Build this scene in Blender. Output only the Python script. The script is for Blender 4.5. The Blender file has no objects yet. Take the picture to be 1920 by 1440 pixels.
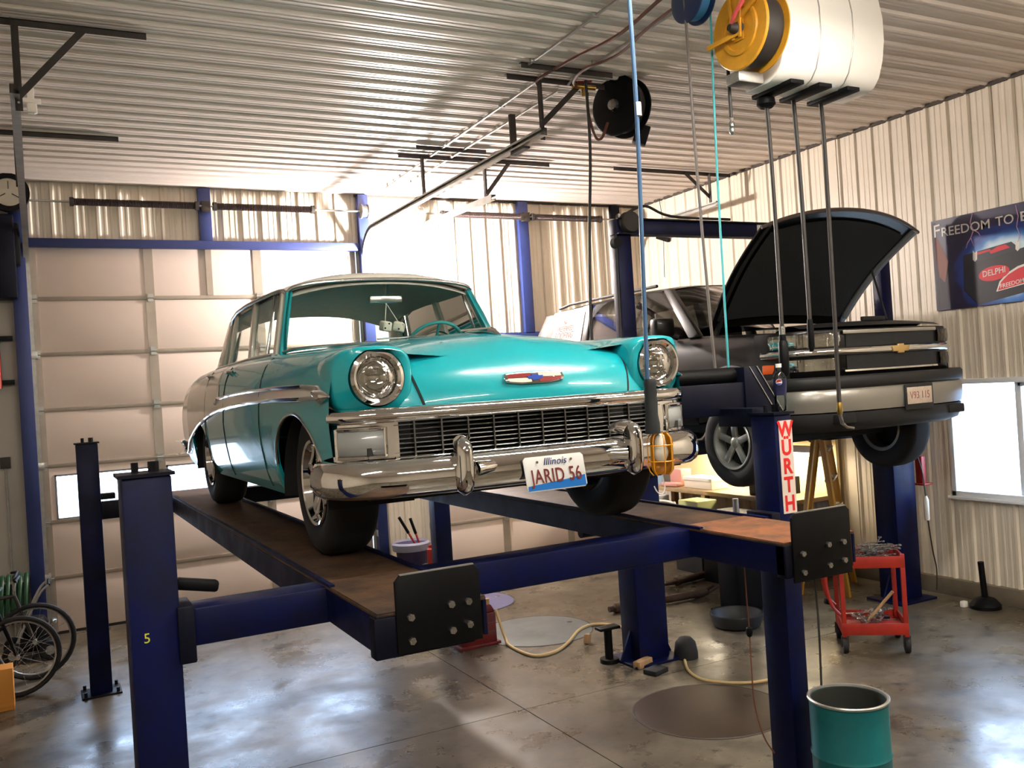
import bpy, bmesh, math, random
from mathutils import Vector, Matrix
sc = bpy.context.scene
R = math.radians
rnd = random.Random(7)

# ------------------------------------------------------------------ camera (photo taken as 1920x1440)
CAM_H = 2.37
F_PX = 1718.0
YAW, PITCH, ROLL = R(27.395), R(0.211), R(-3.64)
cw = Vector((math.sin(YAW) * math.cos(PITCH), math.cos(YAW) * math.cos(PITCH), math.sin(PITCH)))
cr = Vector((math.cos(YAW), -math.sin(YAW), 0))
cu = cr.cross(cw)
cr, cu = cr * math.cos(ROLL) + cu * math.sin(ROLL), cu * math.cos(ROLL) - cr * math.sin(ROLL)
cam = bpy.data.objects.new('camera', bpy.data.cameras.new('camera'))
sc.collection.objects.link(cam)
cam.data.sensor_width = 36.0
cam.data.lens = F_PX / 1920 * 36.0
cam.data.clip_start = 0.05
cam.matrix_world = Matrix(((cr.x, cu.x, -cw.x, 0), (cr.y, cu.y, -cw.y, 0), (cr.z, cu.z, -cw.z, CAM_H), (0, 0, 0, 1)))
sc.camera = cam

# ------------------------------------------------------------------ world: a bright overcast day outside the windows
world = bpy.data.worlds.new('overcast_day')
sc.world = world
world.use_nodes = True
wn = world.node_tree
bg = wn.nodes['Background']
bg.inputs['Color'].default_value = (0.56, 0.72, 1.0, 1)
bg.inputs['Strength'].default_value = 12.0

# ------------------------------------------------------------------ exposure
sc.view_settings.view_transform = 'Standard'
sc.view_settings.look = 'None'
sc.view_settings.exposure = 0.5
sc.view_settings.gamma = 1.0
sc.view_settings.use_curve_mapping = False
sc.cycles.max_bounces = 8
sc.cycles.diffuse_bounces = 4
sc.cycles.glossy_bounces = 4
sc.cycles.transmission_bounces = 6
sc.cycles.transparent_max_bounces = 12
sc.cycles.caustics_reflective = False
sc.cycles.caustics_refractive = False
sc.cycles.sample_clamp_indirect = 6.0

STRIP_W, BENCH_W, FLOOD_E = 64.0, 22.0, 2300.0   # lamp strengths: ceiling strips, bench strip (W), flood bulb (emission)

# room extents (metres): camera stands at x=0, y=0
XL, XR, YF, YB, ZC = -5.0, 8.1, -9.0, 11.2, 4.945

# pixel -> point on a plane (the plane is the wall, floor or thing touched)
def ray(px, py):
    return cr * ((px - 960) / F_PX) - cu * ((py - 720) / F_PX) + cw
CAMP = Vector((0, 0, CAM_H))
def on_y(px, py, y):
    d = ray(px, py); return CAMP + d * (y / d.y)
def on_x(px, py, x):
    d = ray(px, py); return CAMP + d * (x / d.x)
def on_z(px, py, z):
    d = ray(px, py); return CAMP + d * ((z - CAM_H) / d.z)

# ------------------------------------------------------------------ helpers
COL = sc.collection
def lin(c):
    c = c / 255.0
    return c / 12.92 if c <= 0.04045 else ((c + 0.055) / 1.055) ** 2.4
def rgb(r, g, b):
    return (lin(r), lin(g), lin(b), 1.0)

def make_mat(name, color, rough=0.5, metal=0.0, var=0.0, vscale=6.0, bump=0.0, bscale=60.0, coat=0.0, spec=0.5,
             emit=None, estr=0.0, trans=0.0, alpha=1.0, color2=None, stretch=None, rvar=0.0, ior=1.45):
    m = bpy.data.materials.new(name)
    m.use_nodes = True
    nt = m.node_tree
    b = nt.nodes['Principled BSDF']
    b.inputs['Base Color'].default_value = color
    b.inputs['Roughness'].default_value = rough
    b.inputs['Metallic'].default_value = metal
    b.inputs['Specular IOR Level'].default_value = spec
    b.inputs['Coat Weight'].default_value = coat
    b.inputs['Coat Roughness'].default_value = 0.04
    b.inputs['Transmission Weight'].default_value = trans
    b.inputs['Alpha'].default_value = alpha
    b.inputs['IOR'].default_value = ior
    if emit:
        b.inputs['Emission Color'].default_value = emit
        b.inputs['Emission Strength'].default_value = estr
    if var or bump or rvar:
        tc = nt.nodes.new('ShaderNodeTexCoord')
        mp = nt.nodes.new('ShaderNodeMapping')
        if stretch: mp.inputs['Scale'].default_value = stretch
        nt.links.new(tc.outputs['Object'], mp.inputs['Vector'])
        if var or rvar:
            n = nt.nodes.new('ShaderNodeTexNoise')
            n.inputs['Scale'].default_value = vscale
            n.inputs['Detail'].default_value = 6
            n.inputs['Roughness'].default_value = 0.65
            nt.links.new(mp.outputs['Vector'], n.inputs['Vector'])
            if var:
                mx = nt.nodes.new('ShaderNodeMix'); mx.data_type = 'RGBA'
                c2 = color2 or tuple(max(0, c * (1 - var)) for c in color[:3]) + (1,)
                mx.inputs[6].default_value = color
                mx.inputs[7].default_value = c2
                cr_ = nt.nodes.new('ShaderNodeMapRange')
                cr_.inputs['From Min'].default_value = 0.35; cr_.inputs['From Max'].default_value = 0.68
                nt.links.new(n.outputs['Fac'], cr_.inputs['Value'])
                nt.links.new(cr_.outputs['Result'], mx.inputs[0])
                nt.links.new(mx.outputs[2], b.inputs['Base Color'])
            if rvar:
                rr = nt.nodes.new('ShaderNodeMapRange')
                rr.inputs['From Min'].default_value = 0.3; rr.inputs['From Max'].default_value = 0.7
                rr.inputs['To Min'].default_value = max(0, rough - rvar); rr.inputs['To Max'].default_value = min(1, rough + rvar)
                nt.links.new(n.outputs['Fac'], rr.inputs['Value'])
                nt.links.new(rr.outputs['Result'], b.inputs['Roughness'])
        if bump:
            n2 = nt.nodes.new('ShaderNodeTexNoise')
            n2.inputs['Scale'].default_value = bscale
            n2.inputs['Detail'].default_value = 4
            nt.links.new(mp.outputs['Vector'], n2.inputs['Vector'])
            bp = nt.nodes.new('ShaderNodeBump')
            bp.inputs['Strength'].default_value = bump
            bp.inputs['Distance'].default_value = 0.004
            nt.links.new(n2.outputs['Fac'], bp.inputs['Height'])
            nt.links.new(bp.outputs['Normal'], b.inputs['Normal'])
    return m

def glass_mat(name, tint=(1, 1, 1, 1), gloss=0.12, rough=0.0):
    """thin window glass: clear with a fresnel-like share of reflection"""
    m = bpy.data.materials.new(name); m.use_nodes = True
    nt = m.node_tree; nt.nodes.clear()
    out = nt.nodes.new('ShaderNodeOutputMaterial')
    tr = nt.nodes.new('ShaderNodeBsdfTransparent'); tr.inputs['Color'].default_value = tint
    gl = nt.nodes.new('ShaderNodeBsdfGlossy'); gl.inputs['Roughness'].default_value = rough
    fr = nt.nodes.new('ShaderNodeLayerWeight'); fr.inputs['Blend'].default_value = gloss
    mx = nt.nodes.new('ShaderNodeMixShader')
    nt.links.new(fr.outputs['Fresnel'], mx.inputs[0])
    nt.links.new(tr.outputs[0], mx.inputs[1]); nt.links.new(gl.outputs[0], mx.inputs[2])
    nt.links.new(mx.outputs[0], out.inputs['Surface'])
    return m

def lens_mat(name):
    m = bpy.data.materials.new(name); m.use_nodes = True
    nt = m.node_tree; nt.nodes.clear()
    out = nt.nodes.new('ShaderNodeOutputMaterial')
    tr = nt.nodes.new('ShaderNodeBsdfTransparent'); tr.inputs['Color'].default_value = (.82, .83, .8, 1)
    gl = nt.nodes.new('ShaderNodeBsdfGlossy'); gl.inputs['Roughness'].default_value = .08
    fr = nt.nodes.new('ShaderNodeLayerWeight'); fr.inputs['Blend'].default_value = .38
    tc = nt.nodes.new('ShaderNodeTexCoord'); nz = nt.nodes.new('ShaderNodeTexNoise'); nz.inputs['Scale'].default_value = 26; nz.inputs['Detail'].default_value = 2
    bp = nt.nodes.new('ShaderNodeBump'); bp.inputs['Strength'].default_value = .9; bp.inputs['Distance'].default_value = .01
    nt.links.new(tc.outputs['Object'], nz.inputs['Vector']); nt.links.new(nz.outputs['Fac'], bp.inputs['Height'])
    nt.links.new(bp.outputs[0], gl.inputs['Normal']); nt.links.new(bp.outputs[0], fr.inputs['Normal'])
    mx = nt.nodes.new('ShaderNodeMixShader')
    nt.links.new(fr.outputs['Fresnel'], mx.inputs[0]); nt.links.new(tr.outputs[0], mx.inputs[1]); nt.links.new(gl.outputs[0], mx.inputs[2])
    nt.links.new(mx.outputs[0], out.inputs['Surface'])
    return m

class MB:
    def __init__(self): self.v = []; self.f = []
    def add(self, vs, fs):
        o = len(self.v); self.v += [tuple(p) for p in vs]; self.f += [tuple(i + o for i in f) for f in fs]; return self
    def box(self, x0, x1, y0, y1, z0, z1):
        if x0 > x1: x0, x1 = x1, x0
        if y0 > y1: y0, y1 = y1, y0
        if z0 > z1: z0, z1 = z1, z0
        return self.add([(x0, y0, z0), (x1, y0, z0), (x1, y1, z0), (x0, y1, z0), (x0, y0, z1), (x1, y0, z1), (x1, y1, z1), (x0, y1, z1)],
                        [(3, 2, 1, 0), (4, 5, 6, 7), (0, 1, 5, 4), (1, 2, 6, 5), (2, 3, 7, 6), (3, 0, 4, 7)])
    def obox(self, c, size, rot=(0, 0, 0)):
        m = Matrix.Translation(Vector(c)) @ (Matrix.Rotation(rot[2], 4, 'Z') @ Matrix.Rotation(rot[1], 4, 'Y') @ Matrix.Rotation(rot[0], 4, 'X'))
        hx, hy, hz = [s / 2 for s in size]
        vs = [m @ Vector(p) for p in [(-hx, -hy, -hz), (hx, -hy, -hz), (hx, hy, -hz), (-hx, hy, -hz), (-hx, -hy, hz), (hx, -hy, hz), (hx, hy, hz), (-hx, hy, hz)]]
        return self.add(vs, [(3, 2, 1, 0), (4, 5, 6, 7), (0, 1, 5, 4), (1, 2, 6, 5), (2, 3, 7, 6), (3, 0, 4, 7)])
    def bar(self, p0, p1, a, b, up=(0, 0, 1)):
        """rectangular bar from p0 to p1, a wide (sideways), b high"""
        p0, p1 = Vector(p0), Vector(p1); d = (p1 - p0).normalized(); u = Vector(up)
        if abs(d.dot(u)) > 0.98: u = Vector((0, 1, 0))
        s = d.cross(u).normalized(); u = s.cross(d)
        q = [s * (-a / 2) + u * (-b / 2), s * (a / 2) + u * (-b / 2), s * (a / 2) + u * (b / 2), s * (-a / 2) + u * (b / 2)]
        return self.add([p0 + k for k in q] + [p1 + k for k in q], [(0, 1, 2, 3), (7, 6, 5, 4), (0, 4, 5, 1), (1, 5, 6, 2), (2, 6, 7, 3), (3, 7, 4, 0)])
    def tube(self, pts, r, n=8, caps=True, closed=False):
        pts = [Vector(p) for p in pts]; N = len(pts)
        rs = r if isinstance(r, (list, tuple)) else [r] * N
        t0 = (pts[1] - pts[0]).normalized()
        u = t0.orthogonal().normalized(); rows = []
        for i in range(N):
            if closed: t = (pts[(i + 1) % N] - pts[i - 1]).normalized()
            elif i == 0: t = t0
            elif i == N - 1: t = (pts[-1] - pts[-2]).normalized()
            else: t = (pts[i + 1] - pts[i - 1]).normalized()
            u = (u - t * u.dot(t)); u = u.normalized() if u.length > 1e-6 else t.orthogonal().normalized()
            w = t.cross(u)
            rows.append([pts[i] + (u * math.cos(2 * math.pi * k / n) + w * math.sin(2 * math.pi * k / n)) * rs[i] for k in range(n)])
        o = len(self.v)
        for row in rows: self.v += [tuple(p) for p in row]
        M = N if closed else N - 1
        for i in range(M):
            j = (i + 1) % N
            for k in range(n):
                l = (k + 1) % n
                self.f.append((o + i * n + k, o + i * n + l, o + j * n + l, o + j * n + k))
        if caps and not closed:
            self.f.append(tuple(o + k for k in reversed(range(n)))); self.f.append(tuple(o + (N - 1) * n + k for k in range(n)))
        return self
    def cyl(self, p0, p1, r0, r1=None, n=20, caps=True):
        return self.tube([p0, p1], [r0, r0 if r1 is None else r1], n, caps)
    def lathe(self, prof, origin=(0, 0, 0), axis=(0, 0, 1), n=32, closed=False, caps=True):
        """profile of (radius, height along axis)"""
        a = Vector(axis).normalized(); u = a.orthogonal().normalized(); w = a.cross(u); O = Vector(origin)
        m = len(prof); idx = []
        for (r, h) in prof:
            if r < 1e-5:
                self.v.append(tuple(O + a * h)); idx.append([len(self.v) - 1] * n); continue
            idx.append(list(range(len(self.v), len(self.v) + n)))
            for k in range(n):
                t = 2 * math.pi * k / n
                self.v.append(tuple(O + a * h + (u * math.cos(t) + w * math.sin(t)) * r))
        for i in range(m if closed else m - 1):
            j = (i + 1) % m; A_, B_ = idx[i], idx[j]
            if A_[0] == A_[1] and B_[0] == B_[1]: continue
            for k in range(n):
                l = (k + 1) % n
                if A_[0] == A_[1]: self.f.append((A_[0], B_[l], B_[k]))
                elif B_[0] == B_[1]: self.f.append((A_[k], A_[l], B_[0]))
                else: self.f.append((A_[k], A_[l], B_[l], B_[k]))
        if not closed and caps:
            if prof[0][0] > 1e-5: self.f.append(tuple(reversed(idx[0])))
            if prof[-1][0] > 1e-5: self.f.append(tuple(idx[-1]))
        return self
    def grid(self, rows, cu_=False, flip=False):
        o = len(self.v); m = len(rows[0])
        for row in rows: self.v += [tuple(p) for p in row]
        for i in range(len(rows) - 1):
            for k in range(m if cu_ else m - 1):
                l = (k + 1) % m
                q = (o + i * m + k, o + i * m + l, o + (i + 1) * m + l, o + (i + 1) * m + k)
                self.f.append(q[::-1] if flip else q)
        return self
    def prism(self, poly, fn, d0, d1):
        n = len(poly)
        vs = [fn(a, b, d0) for a, b in poly] + [fn(a, b, d1) for a, b in poly]
        fs = [tuple(range(n))[::-1], tuple(range(n, 2 * n))] + [(i, (i + 1) % n, n + (i + 1) % n, n + i) for i in range(n)]
        return self.add(vs, fs)
    def sphere(self, c, r, n=16, sz=(1, 1, 1)):
        rows = []
        for i in range(n // 2 + 1):
            ph = math.pi * i / (n // 2)
            rr = max(math.sin(ph), 1e-4)
            rows.append([(c[0] + r * sz[0] * rr * math.cos(2 * math.pi * k / n), c[1] + r * sz[1] * rr * math.sin(2 * math.pi * k / n), c[2] - r * sz[2] * math.cos(ph)) for k in range(n)])
        return self.grid(rows, True)
    def mesh(self, name, mats, smooth=38, bev=0.0, weld=False, fix=True, seg=2, solid=0.0):
        me = bpy.data.meshes.new(name)
        me.from_pydata(self.v, [], self.f)
        bm = bmesh.new(); bm.from_mesh(me)
        if weld: bmesh.ops.remove_doubles(bm, verts=bm.verts, dist=1e-4)
        if fix: bmesh.ops.recalc_face_normals(bm, faces=bm.faces)
        if solid: bmesh.ops.solidify(bm, geom=list(bm.faces), thickness=solid)
        if bev:
            es = [e for e in bm.edges if len(e.link_faces) == 2 and e.calc_face_angle(0) > R(50)]
            bmesh.ops.bevel(bm, geom=es, offset=bev, segments=seg, profile=0.5, affect='EDGES', clamp_overlap=True)
        bm.to_mesh(me); bm.free()
        for p in me.polygons: p.use_smooth = bool(smooth)
        if smooth: me.set_sharp_from_angle(angle=R(smooth))
        for m in (mats if isinstance(mats, (list, tuple)) else [mats]): me.materials.append(m)
        return me
    def build(self, name, mat, parent=None, **kw):
        return put(name, self.mesh(name, mat, **kw), parent)

def put(name, me, parent=None):
    o = bpy.data.objects.new(name, me)
    COL.objects.link(o)
    if parent is not None: adopt(o, parent)
    return o
def adopt(o, parent):
    o.parent = parent
    if parent.type == 'EMPTY':
        o.matrix_parent_inverse = Matrix.LocRotScale(parent.location, parent.rotation_euler, None).inverted()
def thing(name, label, cat, loc=(0, 0, 0), group=None):
    o = bpy.data.objects.new(name, None)
    o.empty_display_size = 0.1
    o.location = loc
    COL.objects.link(o)
    return tag(o, label, cat, group)
def tag(o, label, cat, group=None):
    o['label'] = label; o['category'] = cat
    if group: o['group'] = group
    return o
def struct(o):
    o['kind'] = 'structure'; return o
def lab(o, text):
    o['label'] = text; return o
def box_obj(name, mat, parent, x0, x1, y0, y1, z0, z1, bev=0.0):
    return MB().box(x0, x1, y0, y1, z0, z1).build(name, mat, parent, bev=bev)
def dup(o, parent=None, off=(0, 0, 0)):
    """copy of one mesh object sharing its data, shifted"""
    c = o.copy(); COL.objects.link(c)
    c.location = o.location + Vector(off)
    if parent is not None: c.parent = parent
    return c

def text_mesh(body, size, name='lettering', extrude=0.0008, align='CENTER', shear=0.0, sx=1.0, space=1.0, bold=0.0):
    cu_ = bpy.data.curves.new(name, 'FONT')
    cu_.body = body; cu_.size = size; cu_.align_x = align; cu_.align_y = 'CENTER'; cu_.extrude = extrude; cu_.shear = shear; cu_.space_character = space
    cu_.resolution_u = 3; cu_.offset = bold * size
    t = bpy.data.objects.new(name, cu_); COL.objects.link(t)
    dg = bpy.context.evaluated_depsgraph_get()
    me = bpy.data.meshes.new_from_object(t.evaluated_get(dg))
    COL.objects.unlink(t); bpy.data.objects.remove(t)
    if sx != 1.0:
        for v in me.vertices: v.co.x *= sx
    return me
def text_obj(body, size, mat, parent, origin, right, up, name='lettering', **kw):
    """lettering lying on the plane spanned by right and up"""
    me = text_mesh(body, size, name, **kw)
    r_, u_ = Vector(right).normalized(), Vector(up).normalized(); n_ = r_.cross(u_)
    M_ = Matrix(((r_.x, u_.x, n_.x, origin[0]), (r_.y, u_.y, n_.y, origin[1]), (r_.z, u_.z, n_.z, origin[2]), (0, 0, 0, 1)))
    me.transform(M_); me.materials.clear(); me.materials.append(mat)
    return put(name, me, parent)

def lerp(a, b, t): return a + (b - a) * t
def interp(tab, x):
    """piecewise smooth table lookup"""
    if x <= tab[0][0]: return tab[0][1]
    for (x0, y0), (x1, y1) in zip(tab, tab[1:]):
        if x <= x1: return lerp(y0, y1, (x - x0) / (x1 - x0))
    return tab[-1][1]
def spline(pts, n=8):
    """catmull-rom through points"""
    P = [Vector(p) for p in pts]; out = []
    for i in range(len(P) - 1):
        p0 = P[max(i - 1, 0)]; p1 = P[i]; p2 = P[i + 1]; p3 = P[min(i + 2, len(P) - 1)]
        for k in range(n):
            t = k / n
            out.append(0.5 * ((2 * p1) + (p2 - p0) * t + (2 * p0 - 5 * p1 + 4 * p2 - p3) * t * t + (3 * p1 - p0 - 3 * p2 + p3) * t ** 3))
    out.append(P[-1]); return out

# ------------------------------------------------------------------ materials
m_panel = make_mat('painted_wall_steel', rgb(222, 211, 192), 0.42, var=0.1, vscale=1.3, bump=0.03, bscale=9)
m_ceil = make_mat('painted_ceiling_steel', rgb(230, 219, 210), 0.42, var=0.08, vscale=0.9)
m_seam = make_mat('dark_seam', rgb(70, 62, 55), 0.8)
m_plain = make_mat('grey_wall_board', rgb(176, 170, 160), 0.7, var=0.12, vscale=1.2)
m_curb = make_mat('concrete_curb', rgb(112, 102, 86), 0.85, var=0.35, vscale=3, bump=0.3, bscale=25)
m_door = make_mat('door_panel_paint', rgb(238, 219, 206), 0.5, var=0.06, vscale=0.8, bump=0.05, bscale=140)
m_stile = make_mat('galvanised_stile', rgb(168, 156, 142), 0.45, 0.35, var=0.15, vscale=4)
m_galv = make_mat('galvanised_steel', rgb(180, 178, 172), 0.38, 0.75, var=0.25, vscale=12)
m_blue = make_mat('blue_frame_paint', rgb(38, 52, 106), 0.45, var=0.2, vscale=5)
m_lift = make_mat('lift_blue_paint', rgb(7, 15, 60), 0.46, var=0.5, vscale=4, color2=rgb(6, 9, 30), rvar=0.1, spec=0.2)
m_liftdk = make_mat('lift_dark_blue_paint', rgb(8, 11, 28), 0.48, var=0.4, vscale=6, rvar=0.1, spec=0.2)
m_black = make_mat('black_steel', rgb(7, 7, 9), 0.5, var=0.3, vscale=7, spec=0.2)
m_angle = make_mat('weathered_angle_iron', rgb(62, 56, 52), 0.6, 0.3, var=0.35, vscale=8)
m_rust = make_mat('rusty_tread_plate', rgb(92, 66, 44), 0.6, 0.25, var=0.6, vscale=7, color2=rgb(38, 32, 30), bump=0.5, bscale=90)
m_orust = make_mat('orange_rust_plate', rgb(136, 82, 44), 0.65, 0.1, var=0.5, vscale=9, color2=rgb(74, 52, 38), bump=0.4, bscale=90)
m_chrome = make_mat('chrome', rgb(236, 236, 236), 0.05, 1.0)
m_chrome2 = make_mat('dull_chrome', rgb(190, 190, 188), 0.22, 1.0)
m_glasslens = lens_mat('clear_lamp_glass')
m_rubber = make_mat('tyre_rubber', rgb(22, 22, 24), 0.75, var=0.25, vscale=10)
m_hose = make_mat('black_hose_rubber', rgb(44, 40, 38), 0.55)
m_brown = make_mat('brown_hose_rubber', rgb(104, 62, 48), 0.6)
m_white = make_mat('white_paint', rgb(240, 236, 226), 0.4)
m_yellow = make_mat('yellow_enamel', rgb(214, 152, 40), 0.42, var=0.25, vscale=8)
m_red = make_mat('red_enamel', rgb(160, 40, 28), 0.42, var=0.25, vscale=8)
m_teal = make_mat('teal_drum_paint', rgb(14, 104, 108), 0.4, var=0.25, vscale=5)
m_tealdk = make_mat('dark_drum_inside', rgb(40, 42, 36), 0.7)
m_steel = make_mat('bare_tool_steel', rgb(170, 168, 164), 0.28, 0.95, rvar=0.1, vscale=20)
m_wood = make_mat('bare_wood', rgb(176, 140, 98), 0.7, var=0.3, vscale=8, stretch=(1, 8, 1))
m_orange = make_mat('amber_lens', rgb(232, 96, 20), 0.2, trans=0.0, coat=0.6)
m_brass = make_mat('brass', rgb(196, 160, 84), 0.3, 1.0)

# ================================================================== ROOM SHELL
def concrete_mat():
    m = bpy.data.materials.new('sealed_concrete'); m.use_nodes = True
    nt = m.node_tree; b = nt.nodes['Principled BSDF']
    tc = nt.nodes.new('ShaderNodeTexCoord')
    def noise(s, d=8, r=0.6):
        n = nt.nodes.new('ShaderNodeTexNoise'); n.inputs['Scale'].default_value = s; n.inputs['Detail'].default_value = d; n.inputs['Roughness'].default_value = r
        nt.links.new(tc.outputs['Object'], n.inputs['Vector']); return n
    def mr(src, a, b_, c=0, d=1):
        r_ = nt.nodes.new('ShaderNodeMapRange'); r_.inputs[1].default_value = a; r_.inputs[2].default_value = b_; r_.inputs[3].default_value = c; r_.inputs[4].default_value = d
        nt.links.new(src, r_.inputs[0]); return r_.outputs[0]
    def mix(f, a, c, t='MIX'):
        x = nt.nodes.new('ShaderNodeMix'); x.data_type = 'RGBA'; x.blend_type = t
        nt.links.new(f, x.inputs[0])
        for i, s in ((6, a), (7, c)):
            if isinstance(s, tuple): x.inputs[i].default_value = s
            else: nt.links.new(s, x.inputs[i])
        return x.outputs[2]
    big = mr(noise(0.55, 5).outputs['Fac'], 0.38, 0.62)
    mid = mr(noise(2.4, 8, 0.7).outputs['Fac'], 0.42, 0.66)
    fine = mr(noise(14, 6, 0.7).outputs['Fac'], 0.56, 0.72)
    spots = mr(noise(5.5, 3, 0.5).outputs['Fac'], 0.60, 0.76)
    c = mix(big, rgb(114, 106, 90), rgb(84, 75, 60))
    c = mix(mid, c, rgb(68, 61, 51))
    c = mix(fine, c, rgb(60, 53, 42))
    c = mix(spots, c, rgb(38, 31, 26))
    nt.links.new(c, b.inputs['Base Color'])
    nt.links.new(mr(noise(1.7, 6).outputs['Fac'], 0.3, 0.7, 0.16, 0.48), b.inputs['Roughness'])
    bp = nt.nodes.new('ShaderNodeBump'); bp.inputs['Strength'].default_value = 0.12; bp.inputs['Distance'].default_value = 0.01
    nt.links.new(noise(9, 5).outputs['Fac'], bp.inputs['Height']); nt.links.new(bp.outputs[0], b.inputs['Normal'])
    return m
m_conc = concrete_mat()

floor = struct(MB().box(XL - .2, XR + .2, YF - .2, YB + .3, -0.15, -0.012).build('floor', m_seam, smooth=0))
xs = [XL - .2, 3.055, XR + .2]; ys = [YF - .2, 0.2, 6.02, YB + .3]
for i in range(2):
    for j in range(3):
        MB().box(xs[i] + .004, xs[i + 1] - .004, ys[j] + .004, ys[j + 1] - .004, -0.03, 0.0).build('floor_slab', m_conc, floor, smooth=0)

# ---- ribbed steel panels: 9 inch ribs, 36 inch panels
PITCH_R = 0.2286
def rib_depth(u):
    t = (u % PITCH_R)
    for c, w0, w1, h in ((0.03, 0.028, 0.012, 0.020), (0.108, 0.016, 0.008, 0.004), (0.170, 0.016, 0.008, 0.004)):
        d = abs(t - c)
        if d < w1: return h
        if d < w0: return h * (w0 - d) / (w0 - w1)
    return 0.0
RIB_BREAKS = [0.002, 0.018, 0.042, 0.058, 0.092, 0.1, 0.116, 0.124, 0.154, 0.162, 0.178, 0.186]
def rib_us(u0, u1):
    us = [u0, u1]; k = math.floor(u0 / PITCH_R) - 1
    while k * PITCH_R < u1 + PITCH_R:
        for b in RIB_BREAKS:
            u = k * PITCH_R + b
            if u0 + 1e-4 < u < u1 - 1e-4: us.append(u)
        k += 1
    return sorted(us)
def rib_panel(fn, u0, u1, l0, l1, mat, parent, name='panel'):
    us = rib_us(u0 + .0015, u1 - .0015)
    rows = [[fn(u, l, rib_depth(u)) for u in us] for l in (l0, l1)]
    return MB().grid(rows).build(name, mat, parent, smooth=0, fix=False)
def panels(fn, u0, u1, l0, l1, mat, parent):
    u = u0
    k = math.floor(u0 / 0.9144 + 1e-6) + 1
    while u < u1 - 1e-3:
        e = min(u1, k * 0.9144)
        if e - u > 0.01: rib_panel(fn, u, e, l0, l1, mat, parent)
        u = e; k += 1

# back wall
BKY = YB
wall_back = struct(MB().box(XL, XR + .2, YB + .12, YB + .2, 4.31, ZC + .1).box(3.70, 4.55, YB + .03, YB + .2, 0, 4.31).box(7.64, XR + .2, YB + .03, YB + .2, 0, 4.31)
                   .box(4.55, 7.64, YB + .03, YB + .2, 3.1, 4.31).box(XL, -.03, YB + .03, YB + .2, 0, 4.31).build('wall_back', m_plain, smooth=0))
fb = lambda u, l, d: (u, BKY - d, l)
panels(fb, -0.03, 3.70, 4.29, ZC, m_panel, wall_back)
panels(fb, 3.70, 4.55, 0.0, ZC, m_panel, wall_back)
panels(fb, 4.55, 7.64, 3.08, ZC, m_panel, wall_back)
panels(fb, 7.64, XR, 0.0, ZC, m_panel, wall_back)
box_obj('wall_board', m_plain, wall_back, XL, -.03, YB - .01, YB + .03, 0, ZC)

# right wall with window opening
WY0, WY1, WZ0, WZ1 = 4.72, 6.16, 1.01, 2.17
wall_right = struct(MB().box(XR + .03, XR + .16, YF, WY0, 0, ZC).box(XR + .03, XR + .16, WY1, YB, 0, ZC)
                    .box(XR + .03, XR + .16, WY0, WY1, 0, WZ0).box(XR + .03, XR + .16, WY0, WY1, WZ1, ZC).build('wall_right', m_plain, smooth=0))
fr_ = lambda u, l, d: (XR - d, u, l)
u = YF; 
cuts = sorted(set([YF, YB, WY0, WY1] + [k * 0.9144 for k in range(-12, 13) if YF < k * 0.9144 < YB]))
for a, b in zip(cuts, cuts[1:]):
    if a >= WY0 - 1e-6 and b <= WY1 + 1e-6:
        rib_panel(fr_, a, b, 0.17, WZ0, m_panel, wall_right); rib_panel(fr_, a, b, WZ1, ZC, m_panel, wall_right)
    else:
        rib_panel(fr_, a, b, 0.17, ZC, m_panel, wall_right)
struct(MB().box(XR - .06, XR + .03, YF, YB, 0, 0.17).build('baseboard_right', m_curb, bev=.006))
struct(box_obj('trim_1', m_panel, None, XR - .028, XR, 7.36, 7.48, .17, ZC))
lab(bpy.data.objects['trim_1'], 'upright cream trim strip on the ribbed right wall')
struct(MB().box(XR - .03, XR, YF, YB, ZC - .035, ZC).box(3.7, XR, YB - .03, YB, ZC - .03, ZC).build('trim_2', m_seam))

# left and front walls (behind the camera)
wall_left = struct(box_obj('wall_left', m_plain, None, XL - .15, XL, YF, YB, 0, ZC))
panels(lambda u, l, d: (XL + .002 + d, u, l), YF, YB, 0.0, ZC, m_panel, wall_left)
wall_front = struct(box_obj('wall_front', m_plain, None, XL, XR, YF - .15, YF, 0, ZC))
panels(lambda u, l, d: (u, YF + .002 + d, l), XL, XR, 0.0, ZC, m_panel, wall_front)

# ceiling, ribs run across the room
ceiling = struct(box_obj('ceiling', m_plain, None, XL, XR + .1, YF, YB + .1, ZC + .03, ZC + .15))
panels(lambda u, l, d: (l, u, ZC - d), YF, YB, XL, XR, m_ceil, ceiling)

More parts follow.
